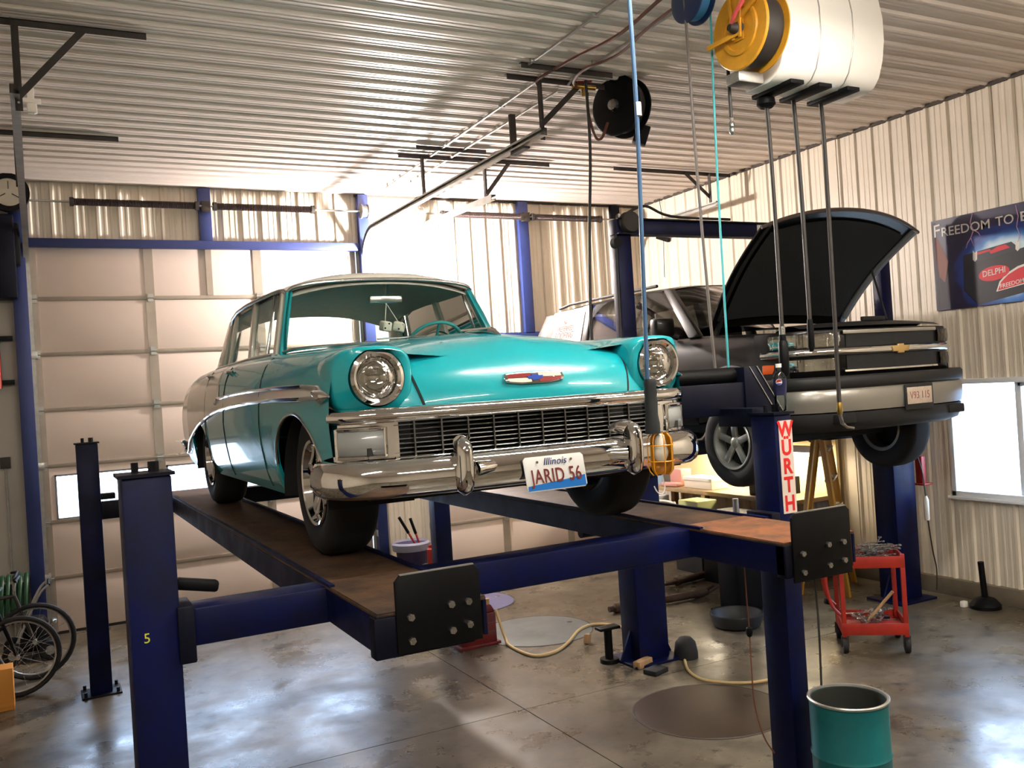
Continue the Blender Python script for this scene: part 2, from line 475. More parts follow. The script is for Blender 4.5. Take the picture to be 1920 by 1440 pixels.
# ---- sectional doors
m_pane = glass_mat('window_glass', (0.96, 0.99, 1, 1), 0.1)
m_gask = make_mat('grey_window_gasket', rgb(120, 122, 126), 0.6)
def sectional_door(name, x0, x1, nsec, h, cols, win_row, label, extra=None):
    d = struct(bpy.data.objects.new(name, None)); d.location = (x0, YB, 0); COL.objects.link(d); d['label'] = label
    y0, y1 = YB + .015, YB + .06
    edges = [lerp(x0, x1, i / cols) for i in range(cols + 1)]
    for r in range(nsec):
        z0, z1 = r * h, (r + 1) * h
        if r == win_row:
            mb = MB(); fz0, fz1 = z0 + .015, z1 - .10
            mb.box(x0, x1, y0, y1, z0 + .003, fz0).box(x0, x1, y0, y1, fz1, z1 - .003)
            for i, e in enumerate(edges):
                w0, w1 = (0, .14) if i == 0 else (-.14, 0) if i == cols else (-.06, .06)
                mb.box(e + w0, e + w1, y0, y1, fz0, fz1)
            sec = mb.build('door_section', m_door, d, smooth=0)
            for i in range(cols):
                a = edges[i] + (.14 if i == 0 else .06); b = edges[i + 1] - (.14 if i == cols - 1 else .06)
                fr = MB()
                for q in ((a, a + .02, fz0, fz1), (b - .02, b, fz0, fz1), (a, b, fz0, fz0 + .02), (a, b, fz1 - .02, fz1)):
                    fr.box(q[0], q[1], y0 - .006, y1 + .006, q[2], q[3])
                f_ = fr.build('window_frame', m_gask, sec)
                box_obj('pane', m_pane, sec, a + .018, b - .018, y0 + .02, y0 + .024, fz0 + .018, fz1 - .018)
        else:
            sec = box_obj('door_section', m_door, d, x0, x1, y0, y1, z0 + .003, z1 - .003, .004)
        # rail along the section joint
        if r: box_obj('joint_rail', m_stile, d, x0, x1, y0 - .012, y0 + .001, z0 - .022, z0 + .022, .002)
        for i, e in enumerate(edges):
            w = .05 if 0 < i < cols else .045
            c = e + (w if i == 0 else -w if i == cols else 0)
            if r == win_row and 0 < i < cols: w = .055
            box_obj('stile', m_stile, sec, c - w, c + w, y0 - .008, y0 + .001, z0 + .024, z1 - .024)
            if r:
                MB().box(c - .03, c + .03, y0 - .024, y0 - .006, z0 - .045, z0 + .045).cyl((c - .035, y0 - .024, z0), (c + .035, y0 - .024, z0), .009, n=8).build('hinge', m_galv, d)
        if extra and r == nsec - 1:
            for e in extra: box_obj('strut', m_stile, sec, e - .035, e + .035, y0 - .02, y0, z0 + .02, z1 - .02)
    box_obj('bottom_seal', m_rubber, d, x0, x1, y0 - .005, y1 + .005, -.002, .03)
    return d
sectional_door('door_1', -0.02, 3.68, 7, 0.61, 3, 2, 'tall cream sectional door with a row of bright windows', [1.88])
sectional_door('door_2', 4.57, 7.62, 5, 0.61, 3, None, 'lower cream sectional door behind the parked vehicles')

# blue steel door frames
def bx_struct(name, mat, label, *bs):
    mb = MB()
    for q in bs: mb.box(*q)
    o = struct(mb.build(name, mat, bev=.004)); o['label'] = label; return o
bx_struct('trim_3', m_blue, 'blue steel header beam over the tall door', (-.16, 3.72, YB - .10, YB - .025, 4.215, 4.31))
bx_struct('trim_4', m_blue, 'blue upright jamb at the left edge of the tall door', (-.17, -.03, YB - .12, YB - .025, 0, ZC - .02))
bx_struct('trim_5', m_blue, 'blue upright jamb between the two doors', (3.72, 3.85, YB - .12, YB - .025, 0, ZC - .02))
bx_struct('trim_6', m_blue, 'short blue post above the middle of the header beam', (1.79, 1.93, YB - .10, YB - .025, 4.31, ZC - .02))
bx_struct('trim_7', m_blue, 'blue post in the middle above the lower door', (6.02, 6.17, YB - .10, YB - .025, 3.1, ZC - .02))
bx_struct('trim_8', m_liftdk, 'dark post near the right corner of the back wall', (7.56, 7.70, YB - .10, YB - .025, 0, ZC - .02))
bx_struct('trim_9', m_blue, 'blue header beam over the lower door', (4.5, 7.7, YB - .10, YB - .025, 3.03, 3.12))

# ---- right wall window
win = struct(bpy.data.objects.new('window_1', None)); win.location = (XR, WY1, WZ0); COL.objects.link(win); win['label'] = 'bright sliding window with a white frame in the right wall'
m_vinyl = make_mat('white_window_vinyl', rgb(226, 230, 232), 0.35)
mb = MB(); w = .05
for q in ((WY0, WY0 + w, WZ0, WZ1), (WY1 - w, WY1, WZ0, WZ1), (WY0, WY1, WZ0, WZ0 + w), (WY0, WY1, WZ1 - w, WZ1)):
    mb.box(XR - .03, XR + .14, *q)
mb.build('window_frame', m_vinyl, win, bev=.004)
ym = 5.44
mb = MB()
for q in ((WY0 + w, WY0 + w + .04, WZ0 + w, WZ1 - w), (ym - .03, ym + .03, WZ0 + w, WZ1 - w), (WY0 + w, ym, WZ0 + w, WZ0 + w + .04), (WY0 + w, ym, WZ1 - w - .04, WZ1 - w)):
    mb.box(XR + .03, XR + .06, *q)
mb.build('sash', m_vinyl, win, bev=.003)
box_obj('pane', m_pane, win, XR + .043, XR + .047, WY0 + w + .04, ym - .03, WZ0 + w + .04, WZ1 - w - .04)
box_obj('pane', m_pane, win, XR + .083, XR + .087, ym - .03, WY1 - w, WZ0 + w, WZ1 - w)
MB().box(XR - .06, XR + .0, WY0 - .03, WY1 + .03, WZ0 - .03, WZ0).build('sill', m_vinyl, win, bev=.004)
# neighbouring building seen through the window
nb = thing('neighbour_shed', 'grey blue building seen outside through the right window', 'building', (13.5, 6.2, 0))
m_nb = make_mat('shed_cladding', rgb(150, 160, 178), 0.7)
mb = MB().box(13.5, 17, 3.6, 8.05, 0, 2.75); mb.build('wall', m_nb, nb)
MB().box(13.3, 17.2, 3.4, 8.2, 2.75, 2.9).build('roof', m_nb, nb, bev=.02)
box_obj('doorway', m_gask, nb, 13.46, 13.5, 7.2, 7.9, 0, 2.1)
gr = struct(box_obj('ground_outside', make_mat('gravel_outside', rgb(176, 172, 164), 0.9, var=0.2, vscale=1), None, -20, 40, -20, 40, -.3, -.16))

# portals guide the daylight through the windows
def portal(name, loc, rot, sx, sy, parent):
    l = bpy.data.lights.new(name, 'AREA'); l.shape = 'RECTANGLE'; l.size = sx; l.size_y = sy; l.cycles.is_portal = True
    o = bpy.data.objects.new(name, l); COL.objects.link(o); o.location = loc; o.rotation_euler = rot; adopt(o, parent); return o
portal('window_daylight', (XR + .2, (WY0 + WY1) / 2, (WZ0 + WZ1) / 2), (0, R(90), 0), WZ1 - WZ0, WY1 - WY0, win)
portal('door_daylight', (1.83, YB + .1, 1.47), (R(-90), 0, 0), 3.5, .5, bpy.data.objects['door_1'])

# ================================================================== LAMPS
m_tube = make_mat('lit_fluorescent_tube', (1, 1, 1, 1), 0.3, emit=(1.0, 0.92, 0.82, 1), estr=62.0)
m_house = make_mat('white_lamp_housing', rgb(225, 222, 212), 0.4)
def strip_light(name, label, cx, cy, z, length, along, watts, group=None, color=(1.0, 0.93, 0.84), drop=0.0, tube=None):
    t = thing(name, label, 'lamp', (cx, cy, z), group)
    L = length / 2
    ax = Vector((1, 0, 0)) if along == 'x' else Vector((0, 1, 0)); sd = Vector((0, 1, 0)) if along == 'x' else Vector((1, 0, 0))
    c = Vector((cx, cy, z))
    poly = [(-.11, .0), (-.06, .06), (.06, .06), (.11, .0), (.10, -.004), (-.10, -.004)]
    MB().prism(poly, lambda a, b, d: c + sd * a + Vector((0, 0, b)) + ax * d, -L, L).build('housing', m_house, t)
    for s in (-1, 1):
        MB().cyl(c + sd * (.05 * s) + Vector((0, 0, -.03)) - ax * (L - .05), c + sd * (.05 * s) + Vector((0, 0, -.03)) + ax * (L - .05), .019, n=10).build('tube', tube or m_tube, t)
        MB().bar(c + ax * (s * (L - .02)) + Vector((0, 0, -.045)), c + ax * (s * (L - .02)) + Vector((0, 0, .0)), .2, .02, up=ax).build('lampholder', m_house, t)
        if drop: MB().cyl(c + ax * (s * L * .8) + Vector((0, 0, .055)), c + ax * (s * L * .8) + Vector((0, 0, drop)), .004, n=6).build('hanger', m_galv, t)
    l = bpy.data.lights.new('tube_glow', 'AREA'); l.shape = 'RECTANGLE'; l.energy = watts; l.color = color
    l.size, l.size_y = (length * .95, .16) if along == 'x' else (.16, length * .95)
    lo = bpy.data.objects.new('tube_glow', l); COL.objects.link(lo); lo.location = c + Vector((0, 0, -.06)); adopt(lo, t)
    return t
for (x, y, p) in ((-.9, .2, 'left of'), (3.3, 2.75, 'just in front of'), (6.2, .8, 'right of'), (2.2, -2.6, 'behind')):
    strip_light('strip_light', f'twin tube ceiling strip light {p} the photographer', x, y, ZC - .35, 2.4, 'x', STRIP_W, 'ceiling strip lights', drop=.34)

# flood lamp hung between the two doors
fl = thing('flood_lamp', 'dazzling bare flood lamp above the classic car by the back wall', 'lamp', (4.20, 10.62, 4.0))
m_bulb = make_mat('glowing_flood_bulb', (1, 1, 1, 1), 0.3, emit=(1.0, 0.89, 0.83, 1), estr=FLOOD_E)
MB().sphere((4.20, 10.62, 4.0), .085, 20, (1, 1, 1.25)).build('bulb', m_bulb, fl)
MB().cyl((4.20, 10.62, 3.83), (4.20, 10.62, 3.91), .05, .045).build('socket', m_house, fl)
MB().tube([(4.20, 10.62, 3.83), (4.20, 10.62, 3.74), (4.20, 10.75, 3.7), (4.20, YB - .02, 3.7)], .014).build('arm', m_angle, fl)
MB().box(4.14, 4.26, YB - .045, YB - .02, 3.62, 3.78).build('wall_plate', m_angle, fl, bev=.004)

# bench strip light under the parked SUV
strip_light('bench_light', 'lit twin tube light over the cluttered bench below the black SUV', 7.72, 8.62, 1.43, 2.3, 'y', BENCH_W, color=(1.0, 0.83, 0.58), tube=make_mat('lit_bench_tube', (1, 1, 1, 1), 0.3, emit=(1.0, 0.88, 0.66, 1), estr=14.0))

# ================================================================== DOOR HARDWARE
def track(label, x, z_h, y_end, z_top, side):
    t = thing('door_track', label, 'track', (x, YB - .06, 0), 'overhead door tracks')
    path = [(x, YB - .07, 0.02), (x, YB - .07, z_top - .45)]
    for k in range(1, 9):
        a = R(90 * k / 8)
        path.append((x, YB - .07 - .45 * (1 - math.cos(a)), z_top - .45 + .45 * math.sin(a)))
    path.append((x, y_end, z_h))
    # C channel: back web and two lips swept along the path
    prof = [(-.028, -.03), (.028, -.03), (.028, -.012), (.022, -.012), (.022, -.025), (-.022, -.025), (-.022, .025), (.022, .025), (.022, .012), (.028, .012), (.028, .03), (-.028, .03)]
    rows = []
    P = [Vector(p) for p in path]
    for i, p in enumerate(P):
        d = (P[min(i + 1, len(P) - 1)] - P[max(i - 1, 0)]).normalized()
        s = Vector((1, 0, 0)); n_ = d.cross(s).normalized()
        rows.append([p + s * (a * side) + n_ * b for a, b in prof])
    MB().grid(rows, True).build('channel', m_galv, t, smooth=30)
    for zz in (.6, 1.8, 3.0):
        if zz < z_top - .5: MB().box(x - .05, x + .05, YB - .11, YB - .025, zz, zz + .08).build('wall_bracket', m_galv, t, bev=.003)
    return t
trk_l = track('galvanised track at the left side of the tall door', -.02, 4.43, 6.45, 4.42, 1)
trk_r = track('galvanised track right of the tall door running above the classic car', 3.765, 4.43, 6.42, 4.45, -1)
track('galvanised track left of the lower door, lit by the flood lamp', 4.5, 4.44, 8.84, 4.5, 1)
track('galvanised track along the right corner of the back wall', 7.66, 4.5, 8.9, 4.5, -1)
MB().bar((3.765, 6.95, 4.37), (3.765, 6.95, 4.72), .05, .035, up=(0, 1, 0)).bar((3.765, 6.95, 4.38), (3.765, 6.72, 4.38), .06, .02).build('stop_bracket', m_angle, trk_r)

def angle_hanger(label, x0, x1, y, xv, zb, xd, zd, extra=None):
    t = thing('track_hanger', label, 'bracket', (xv, y, ZC), 'angle iron track hangers')
    z1 = ZC - .022
    MB().box(x0, x1, y - .003, y + .035, z1 - .006, z1).box(x0, x1, y - .003, y + .003, z1 - .045, z1).build('ceiling_bar', m_angle, t)
    if extra: MB().box(extra[0], extra[1], extra[2] - .003, extra[2] + .035, z1 - .006, z1).box(extra[0], extra[1], extra[2] - .003, extra[2] + .003, z1 - .045, z1).build('ceiling_bar', m_angle, t)
    MB().box(xv - .022, xv + .022, y - .006, y - .001, zb, z1 - .01).box(xv - .022, xv - .017, y - .045, y - .004, zb, z1 - .01).build('upright', m_angle, t)
    if xd is not None: MB().bar((xd, y - .012, z1 - .03), (xv, y - .012, zd), .006, .045, up=(0, 0, 1)).build('brace', m_angle, t)
    MB().cyl((xv, y - .02, zb + .05), (xv, y + .0, zb + .05), .008, n=6).build('bolt', m_galv, t)
angle_hanger('dark angle iron hanger over the photo centre, beside the black hose reel', 3.53, 4.68, 6.56, 3.83, 4.40, 4.22, 4.53, (3.52, 4.38, 6.29))
angle_hanger('angle iron hanger glowing in the flood lamp above the car roof', 3.53, 4.61, 9.1, 3.80, 4.46, None, None, (3.6, 4.4, 8.75))
angle_hanger('V shaped angle iron hanger at the end of the bright track', 4.50, 5.38, 9.1, 4.54, 4.47, 4.85, 4.52)
angle_hanger('angle iron hanger near the right corner of the ceiling', 6.24, 8.03, 9.06, 7.68, 4.53, 7.30, 4.6)
angle_hanger('angle iron hanger with diagonal brace at the top left corner', -.30, 0.79, 6.58, 0.0, 4.33, .40, 4.42)
angle_hanger('long dark angle bar on the ceiling at the left edge', -.2, 0.80, 9.16, -.04, 4.42, None, None)

def spring_shaft(label, x0, x1, xm, z, spans):
    t = thing('torsion_spring_shaft', label, 'spring', (xm, YB - .16, z), 'door torsion springs')
    y = YB - .17
    MB().cyl((x0, y, z), (x1, y, z), .013, n=10).build('shaft', m_galv, t)
    m_ = make_mat('oiled_spring_steel', rgb(48, 38, 36), 0.45, 0.6)
    for a, b in spans:
        mb = MB(); n = int((b - a) / .016)
        prof = []
        for i in range(n):
            h = a + (b - a) * i / n
            prof += [(.036, h), (.044, h + .006), (.036, h + .013)]
        prof += [(.036, b)]
        mb.lathe(prof, (0, y, z), (1, 0, 0), 12)
        # lathe heights run along x
        mb.build('spring', m_, t, smooth=0)
        for e in (a, b): MB().cyl((e - .02, y, z), (e + .02, y, z), .05, n=12).build('spring_cone', m_angle, t)
    for e in (x0 + .08, x1 - .08): MB().lathe([(.03, -.05), (.09, -.05), (.09, -.035), (.07, -.03), (.07, .03), (.09, .035), (.09, .05), (.03, .05)], (e, y, z), (1, 0, 0), 20).build('cable_drum', m_galv, t)
    MB().box(xm - .05, xm + .05, y - .02, YB - .10, z - .06, z + .06).build('centre_bracket', m_angle, t, bev=.004)
spring_shaft('dark torsion springs on a shaft above the tall door', -.12, 3.86, 1.86, 4.70, [(.45, 1.76), (1.96, 3.12)])
spring_shaft('dark torsion springs on a shaft above the lower door', 4.45, 7.75, 6.10, 4.70, [(4.85, 6.02), (6.2, 7.3)])

# chain hoist / opener at the left jamb
op = thing('door_opener', 'dark door opener with a pale three slot wheel at the left jamb', 'door opener', (-.25, YB - .2, 3.8))
c = on_y(16, 362, YB - .28)
MB().lathe([(.0, 0), (.135, 0), (.145, .012), (.145, .05), (.0, .05)], (c.x, c.y, c.z), (0, -1, 0), 32).build('wheel', make_mat('pale_wheel', rgb(206, 198, 180), .5), op)
MB().lathe([(.148, -.03), (.2, -.03), (.2, .06), (.148, .06)], (c.x, c.y, c.z), (0, -1, 0), 32, closed=True).build('rim', m_black, op)
for k in range(3):
    a = R(90 + 120 * k); p = Vector((math.cos(a), 0, math.sin(a)))
    MB().bar(Vector(c) + p * .035 + Vector((0, -.053, 0)), Vector(c) + p * .115 + Vector((0, -.053, 0)), .006, .022, up=(0, 1, 0)).build('slot', m_black, op)
b0 = on_y(0, 400, YB - .2); b1 = on_y(42, 560, YB - .2)
MB().box(b0.x - .12, b0.x + .12, YB - .3, YB - .02, b1.z, b0.z - .02).build('motor_box', m_liftdk, op, bev=.02)
MB().box(b0.x - .02, b0.x + .17, YB - .26, YB - .05, b1.z + .35, b0.z - .1).build('gear_case', m_black, op, bev=.03)

# white sensor bracket on the left track
p = on_y(58, 192, 8.0)
ws = thing('white_bracket', 'small white cross shaped plastic bracket near the left ceiling track', 'bracket', (p.x, 8.0, p.z))
MB().box(p.x - .025, p.x + .025, 7.98, 8.0, p.z - .10, p.z + .13).build('upright', m_white, ws, bev=.004)
MB().box(p.x - .1, p.x + .07, 7.97, 7.99, p.z - .01, p.z + .025).build('arm', m_white, ws, bev=.004)
MB().box(p.x - .03, p.x + .04, 7.95, 8.0, p.z - .09, p.z - .02).build('sensor', m_white, ws, bev=.006)

# wall fittings at the far left
for (px, py, nm, ml, cat) in ((14, 635, 'tool_hook', m_black, 'hook'), (18, 717, 'tool_hook', m_black, 'hook')):
    q = on_y(px, py, YB - .03)
    up = py < 700
    o = MB().box(q.x - .12, q.x + .05, YB - .09, YB - .012, q.z - .025, q.z + .025).box(q.x - .12, q.x - .07, YB - .05, YB - .012, q.z - .05, q.z + .05).build(nm, ml, bev=.004)
    tag(o, 'upper short black hook on the wall left of the tall door' if up else 'lower short black hook on the wall left of the tall door', cat, 'wall hooks')
q = on_y(2, 680, YB - .05)
tag(MB().cyl((q.x - .06, YB - .08, q.z - .28), (q.x - .06, YB - .08, q.z + .22), .06).lathe([(.06, .22), (.03, .26), (.02, .3)], (q.x - .06, YB - .08, q.z), n=20).build('fire_extinguisher', m_red), 'red cylinder hung on the wall at the left edge', 'extinguisher')
q = on_y(10, 868, YB - .03)
sw = MB().box(q.x - .05, q.x + .05, YB - .05, YB - .012, q.z - .06, q.z + .06).build('switch_box', m_angle, bev=.005)
tag(sw, 'small grey switch box on the wall below the two hooks', 'switch')
MB().cyl((q.x, YB - .025, 0.02), (q.x, YB - .025, q.z - .05), .011, n=8).build('conduit', m_galv, sw)

# ================================================================== CEILING PIPES AND HOSES
def pipe(name, label, pts, r, mat, cat, n=8, smooth_=0, group=None):
    if smooth_: pts = spline(pts, smooth_)
    return tag(MB().tube(pts, r, n).build(name, mat), label, cat, group)
zc = ZC - .035
def conduit(label, pts, clips):
    t = thing('ceiling_conduit', label, 'pipe', pts[0], 'conduits on the ceiling')
    MB().tube(pts, .011, 8).build('pipe', m_galv, t)
    for q in clips: MB().bar((q[0] - .03, q[1], zc + .004), (q[0] + .03, q[1], zc + .004), .02, .03).build('clip', m_galv, t, bev=.002)
conduit('bright conduit entering the top edge of the photo on the left of two', [(3.575, 3.2, zc), (3.588, 6.30, zc)], [(3.58, 5.3), (3.585, 6.2)])
conduit('conduit entering the top edge beside the blue hanging cord', [(4.07, 3.2, zc), (4.10, 6.42, zc), (4.105, 6.55, zc - .03)], [(4.08, 4.9), (4.09, 6.1)])
conduit('conduit running from the hanger towards the flood lamp', [(3.84, 6.50, zc), (3.90, 9.2, zc), (3.93, 10.6, zc)], [(3.86, 7.3), (3.88, 8.6)])
conduit('bright conduit with a bent end beside the hanger brace', [(4.25, 6.60, zc - .06), (4.13, 6.75, zc - .01), (4.135, 9.05, zc), (4.14, 10.6, zc)], [(4.13, 7.9), (4.13, 9.0)])
pipe('air_hose', 'brown rubber hose sagging along the ceiling pipes', [(3.78, 3.2, zc - .02), (3.80, 4.6, zc - .02), (3.86, 5.4, zc - .05), (3.84, 6.0, zc - .02), (3.80, 6.5, zc - .02), (3.83, 6.58, zc - .05)], .013, m_brown, 'hose', smooth_=6)
pipe('air_hose', 'second brown hose looped above the black hose reel', [(3.95, 3.2, zc - .03), (3.98, 5.0, zc - .04), (4.05, 5.7, zc - .07), (4.02, 6.15, zc - .04), (4.10, 6.45, zc - .05), (4.26, 6.52, zc - .06)], .011, m_brown, 'hose', smooth_=6)
valve = thing('air_valve', 'red handled valve cluster on the ceiling pipes', 'valve', (4.2, 6.5, zc - .05))
MB().cyl((4.12, 6.5, zc - .05), (4.34, 6.5, zc - .05), .02, n=10).cyl((4.22, 6.5, zc - .05), (4.22, 6.5, zc - .13), .016, n=10).build('body', m_brass, valve)
MB().bar((4.16, 6.49, zc - .02), (4.30, 6.49, zc + .0), .02, .012).build('handle', m_red, valve)

# black hose reel
rc = Vector((4.60, 6.5, 4.72))
br = thing('hose_reel', 'black hose reel hanging from the ceiling near the photo centre', 'hose reel', (rc.x, rc.y, ZC))
ax = Vector((-.95, -.3, 0)).normalized()
MB().lathe([(.05, -.10), (.235, -.10), (.255, -.085), (.255, -.07), (.18, -.06), (.18, .06), (.255, .07), (.255, .085), (.235, .10), (.05, .10)], rc, -ax, 40).build('spool', m_black, br)
MB().lathe([(.18, -.058), (.218, -.05), (.225, 0), (.218, .05), (.18, .058)], rc, -ax, 32).build('wound_hose', m_hose, br)
MB().lathe([(.0, .14), (.045, .135), (.05, .10)], rc, ax, 16).build('hub_cap', m_steel, br)
MB().bar(rc + Vector((0, 0, .05)), (rc.x, rc.y, ZC - .02), .12, .02, up=ax).build('mount', m_black, br)
MB().obox(rc + Vector((.16, -.04, -.24)), (.12, .1, .16), (0, R(20), R(-30))).build('hose_guide', m_black, br, bev=.01)
MB().tube(spline([(4.26, 6.5, zc - .1), (4.24, 6.48, 4.66), (4.28, 6.46, 4.44), (4.34, 6.45, 4.42), (4.42, 6.46, 4.56)], 8), .012, 8).build('feed_hose', m_brown, br)
# drop hose
q0 = on_y(1097, 132, 6.42); q1 = on_y(1108, 600, 6.42)
pipe('drop_hose', 'thin dark hose hanging straight down left of the black reel', [(q0.x, 6.42, ZC - .06), (q0.x - .0, 6.42, 4.3), (lerp(q0.x, q1.x, .6), 6.42, 3.6), (q1.x, 6.42, 2.9), (q1.x, 6.42, 2.2)], .013, m_hose, 'hose', smooth_=5)

# ================================================================== HOSE REELS NEAR THE RIGHT OF THE CEILING
cab = thing('reel_cabinet', 'glossy white rounded cabinet with three hoses hanging out below', 'hose reel', (4.5, 4.3, ZC))
X0, X1, Y0, Y1, Z0, Z1 = 4.09, 4.94, 4.10, 4.42, 4.14, 4.90
prof = [(Y1, Z0), (Y1, Z1), (Y0 + .06, Z1)]
for k in range(13):
    a = R(90 + 172 * k / 12)
    prof.append((Y0 + .07 + .07 * math.cos(a) * 1.0, (Z0 + Z1) / 2 + .05 + .34 * math.sin(a)))
prof = [(Y1, Z0), (Y1, Z1), (4.20, Z1), (4.13, 4.84), (4.075, 4.72), (4.05, 4.58), (4.05, 4.44), (4.07, 4.32), (4.105, 4.22), (4.15, 4.165), (4.21, Z0)]
m_cab = make_mat('glossy_white_enamel', rgb(244, 240, 232), 0.25, coat=0.4)
MB().prism(prof, lambda a, b, d: (d, a, b), X0, X1).build('shell', m_cab, cab, smooth=50, bev=.004)
for xx in (4.38, 4.66): MB().tube([(xx, q[0] - .002, q[1]) for q in prof[2:]], .004, 6).build('seam', m_galv, cab)
hx = [on_y(1440, 185, 4.38).x, on_y(1491, 180, 4.38).x, on_y(1542, 180, 4.38).x]
for xx in hx:
    box_obj('hose_slot', m_black, cab, xx - .055, xx + .055, 4.12, 4.47, Z0 - .022, Z0 + .005, .004)
MB().lathe([(.03, 0), (.055, -.01), (.06, -.05), (.04, -.07), (.02, -.07)], (hx[0], 4.40, Z0 - .02), n=16).build('hose_stop', m_black, cab)
for xx in (4.2, 4.8): MB().box(xx - .03, xx + .03, 4.2, 4.36, Z1 - .01, ZC - .022).build('mount', m_angle, cab)

def hang(name, label, x0, z0, ex, ez, y, r, mat, bow=.01):
    pts = [(x0, y, z0), (x0 + bow, y, z0 - .25), (lerp(x0, ex, .45) + bow, y, lerp(z0, ez, .5)), (ex, y, ez)]
    return MB().tube(spline(pts, 6), r, 8).build(name, mat) if label is None else tag(MB().tube(spline(pts, 6), r, 8).build(name, mat), label, 'hose', 'hoses hanging from the white cabinet')
e1 = on_y(1466, 612, 4.40); e2 = on_y(1519, 610, 4.40); e3 = on_y(1574, 760, 4.40)
h1 = thing('grease_hose', 'left hose below the white cabinet with a steel grease gun', 'hose', (e1.x, 4.4, e1.z), 'hoses hanging from the white cabinet')
adopt(hang('hose', None, hx[0], Z0, e1.x, e1.z, 4.40, .013, m_hose), h1)
MB().lathe([(.0, .0), (.018, .0), (.018, -.05), (.022, -.055), (.022, -.09), (.03, -.1), (.032, -.2), (.03, -.3), (.02, -.32), (.0, -.32)], e1, n=16).build('gun_body', m_black, h1)
MB().cyl(e1 + Vector((0, 0, .0)), e1 + Vector((0, 0, -.06)), .02, n=12).build('coupling', m_steel, h1)
h2 = thing('oil_hose', 'middle hose below the white cabinet with a black nozzle', 'hose', (e2.x, 4.4, e2.z), 'hoses hanging from the white cabinet')
adopt(hang('hose', None, hx[1], Z0, e2.x, e2.z, 4.40, .014, m_hose), h2)
MB().lathe([(.0, .04), (.018, .04), (.022, -.02), (.022, -.14), (.012, -.17), (.0, -.17)], e2, n=14).build('nozzle', m_black, h2)
h3 = thing('gear_oil_hose', 'right hose below the white cabinet with a brass dispensing gun', 'hose', (e3.x, 4.4, e3.z), 'hoses hanging from the white cabinet')
adopt(hang('hose', None, hx[2], Z0, e3.x, e3.z, 4.40, .014, m_hose), h3)
MB().lathe([(.0, .02), (.016, .02), (.019, .0), (.021, -.03), (.018, -.05), (.01, -.065), (.0, -.065)], e3, n=14).build('gun_body', m_brass, h3)
MB().tube([e3 + Vector((0, 0, -.06)), e3 + Vector((.015, 0, -.12)), e3 + Vector((.06, 0, -.15)), e3 + Vector((.12, 0, -.16))], [.012, .012, .009, .008], 8).build('spout', m_steel, h3)

# yellow open reel left of the cabinet
yc = Vector((3.93, 4.17, 4.42))
yr = thing('hose_reel', 'yellow open hose reel left of the white cabinet', 'hose reel', (yc.x, yc.y, ZC))
A = Vector((-1, 0, 0))
MB().lathe([(.04, .09), (.05, .095), (.12, .088), (.125, .098), (.15, .098), (.155, .088), (.232, .092), (.24, .085), (.24, .078), (.10, .075)], yc, A, 44).build('front_disc', m_yellow, yr)
MB().lathe([(.10, -.075), (.24, -.078), (.24, -.085), (.10, -.09)], yc, A, 44).build('back_disc', m_yellow, yr)
MB().lathe([(.10, -.075), (.205, -.07), (.215, -.035), (.205, 0), (.215, .035), (.205, .07), (.10, .075)], yc, A, 36).build('wound_hose', m_hose, yr)
xf = yc.x - .115
for dy in (-.045, .045):
    MB().bar((xf, yc.y + dy * .6, yc.z - .06), (xf, yc.y + dy * 1.6, ZC - .03), .02, .014, up=(1, 0, 0)).build('support_arm', m_yellow, yr, bev=.003)
MB().prism([(-.04, -.07), (.04, -.07), (.075, .46), (-.075, .46)], lambda a, b, d: (xf + .012 + d, yc.y + a, yc.z + b), 0, .006).build('support_plate', m_yellow, yr)
MB().lathe([(.0, .17), (.02, .17), (.028, .15), (.035, .12), (.05, .10)], yc, A, 18).build('hub', m_angle, yr)
MB().bar((xf, yc.y + .05, yc.z + .02), (xf + .02, yc.y - .24, yc.z + .16), .03, .02, up=(1, 0, 0)).bar((xf + .02, yc.y - .24, yc.z + .16), (yc.x + .12, yc.y - .25, yc.z + .16), .035, .015).build('guide_arm', m_yellow, yr, bev=.003)
MB().bar((xf, yc.y - .02, yc.z - .03), (xf - .04, yc.y + .22, yc.z - .05), .03, .014, up=(1, 0, 0)).build('locking_arm', m_yellow, yr, bev=.003)
m_pinkhose = make_mat('red_feed_hose', rgb(208, 84, 84), .5)
MB().tube(spline([yc + Vector((-.15, -.0, .02)), yc + Vector((-.17, -.06, .06)), yc + Vector((-.16, -.14, .14)), yc + Vector((-.15, -.16, .26)), yc + Vector((-.1, -.12, .46))], 6), .013, 8).build('feed_hose', m_pinkhose, yr)
MB().box(yc.x - .14, yc.x + .12, yc.y - .1, yc.y + .1, ZC - .05, ZC - .022).build('mount', m_yellow, yr)
MB().obox((yc.x + .02, yc.y + .1, yc.z - .26), (.2, .12, .07), (0, 0, 0)).build('roller_box', m_galv, yr, bev=.01)
# short air chuck
p0 = on_y(1366, 148, 4.36); p1 = on_y(1371, 222, 4.36)
ac = thing('air_chuck', 'short hose with a steel coupler below the yellow reel', 'hose', (p1.x, 4.36, p1.z))
MB().cyl((p0.x, 4.36, p0.z + .06), (p1.x, 4.36, p1.z), .011, n=8).build('hose', m_hose, ac)
MB().lathe([(.008, .01), (.016, .0), (.012, -.02), (.018, -.03), (.018, -.05), (.012, -.055), (.016, -.06), (.016, -.09), (.008, -.1)], p1, n=14).build('coupler', m_steel, ac)

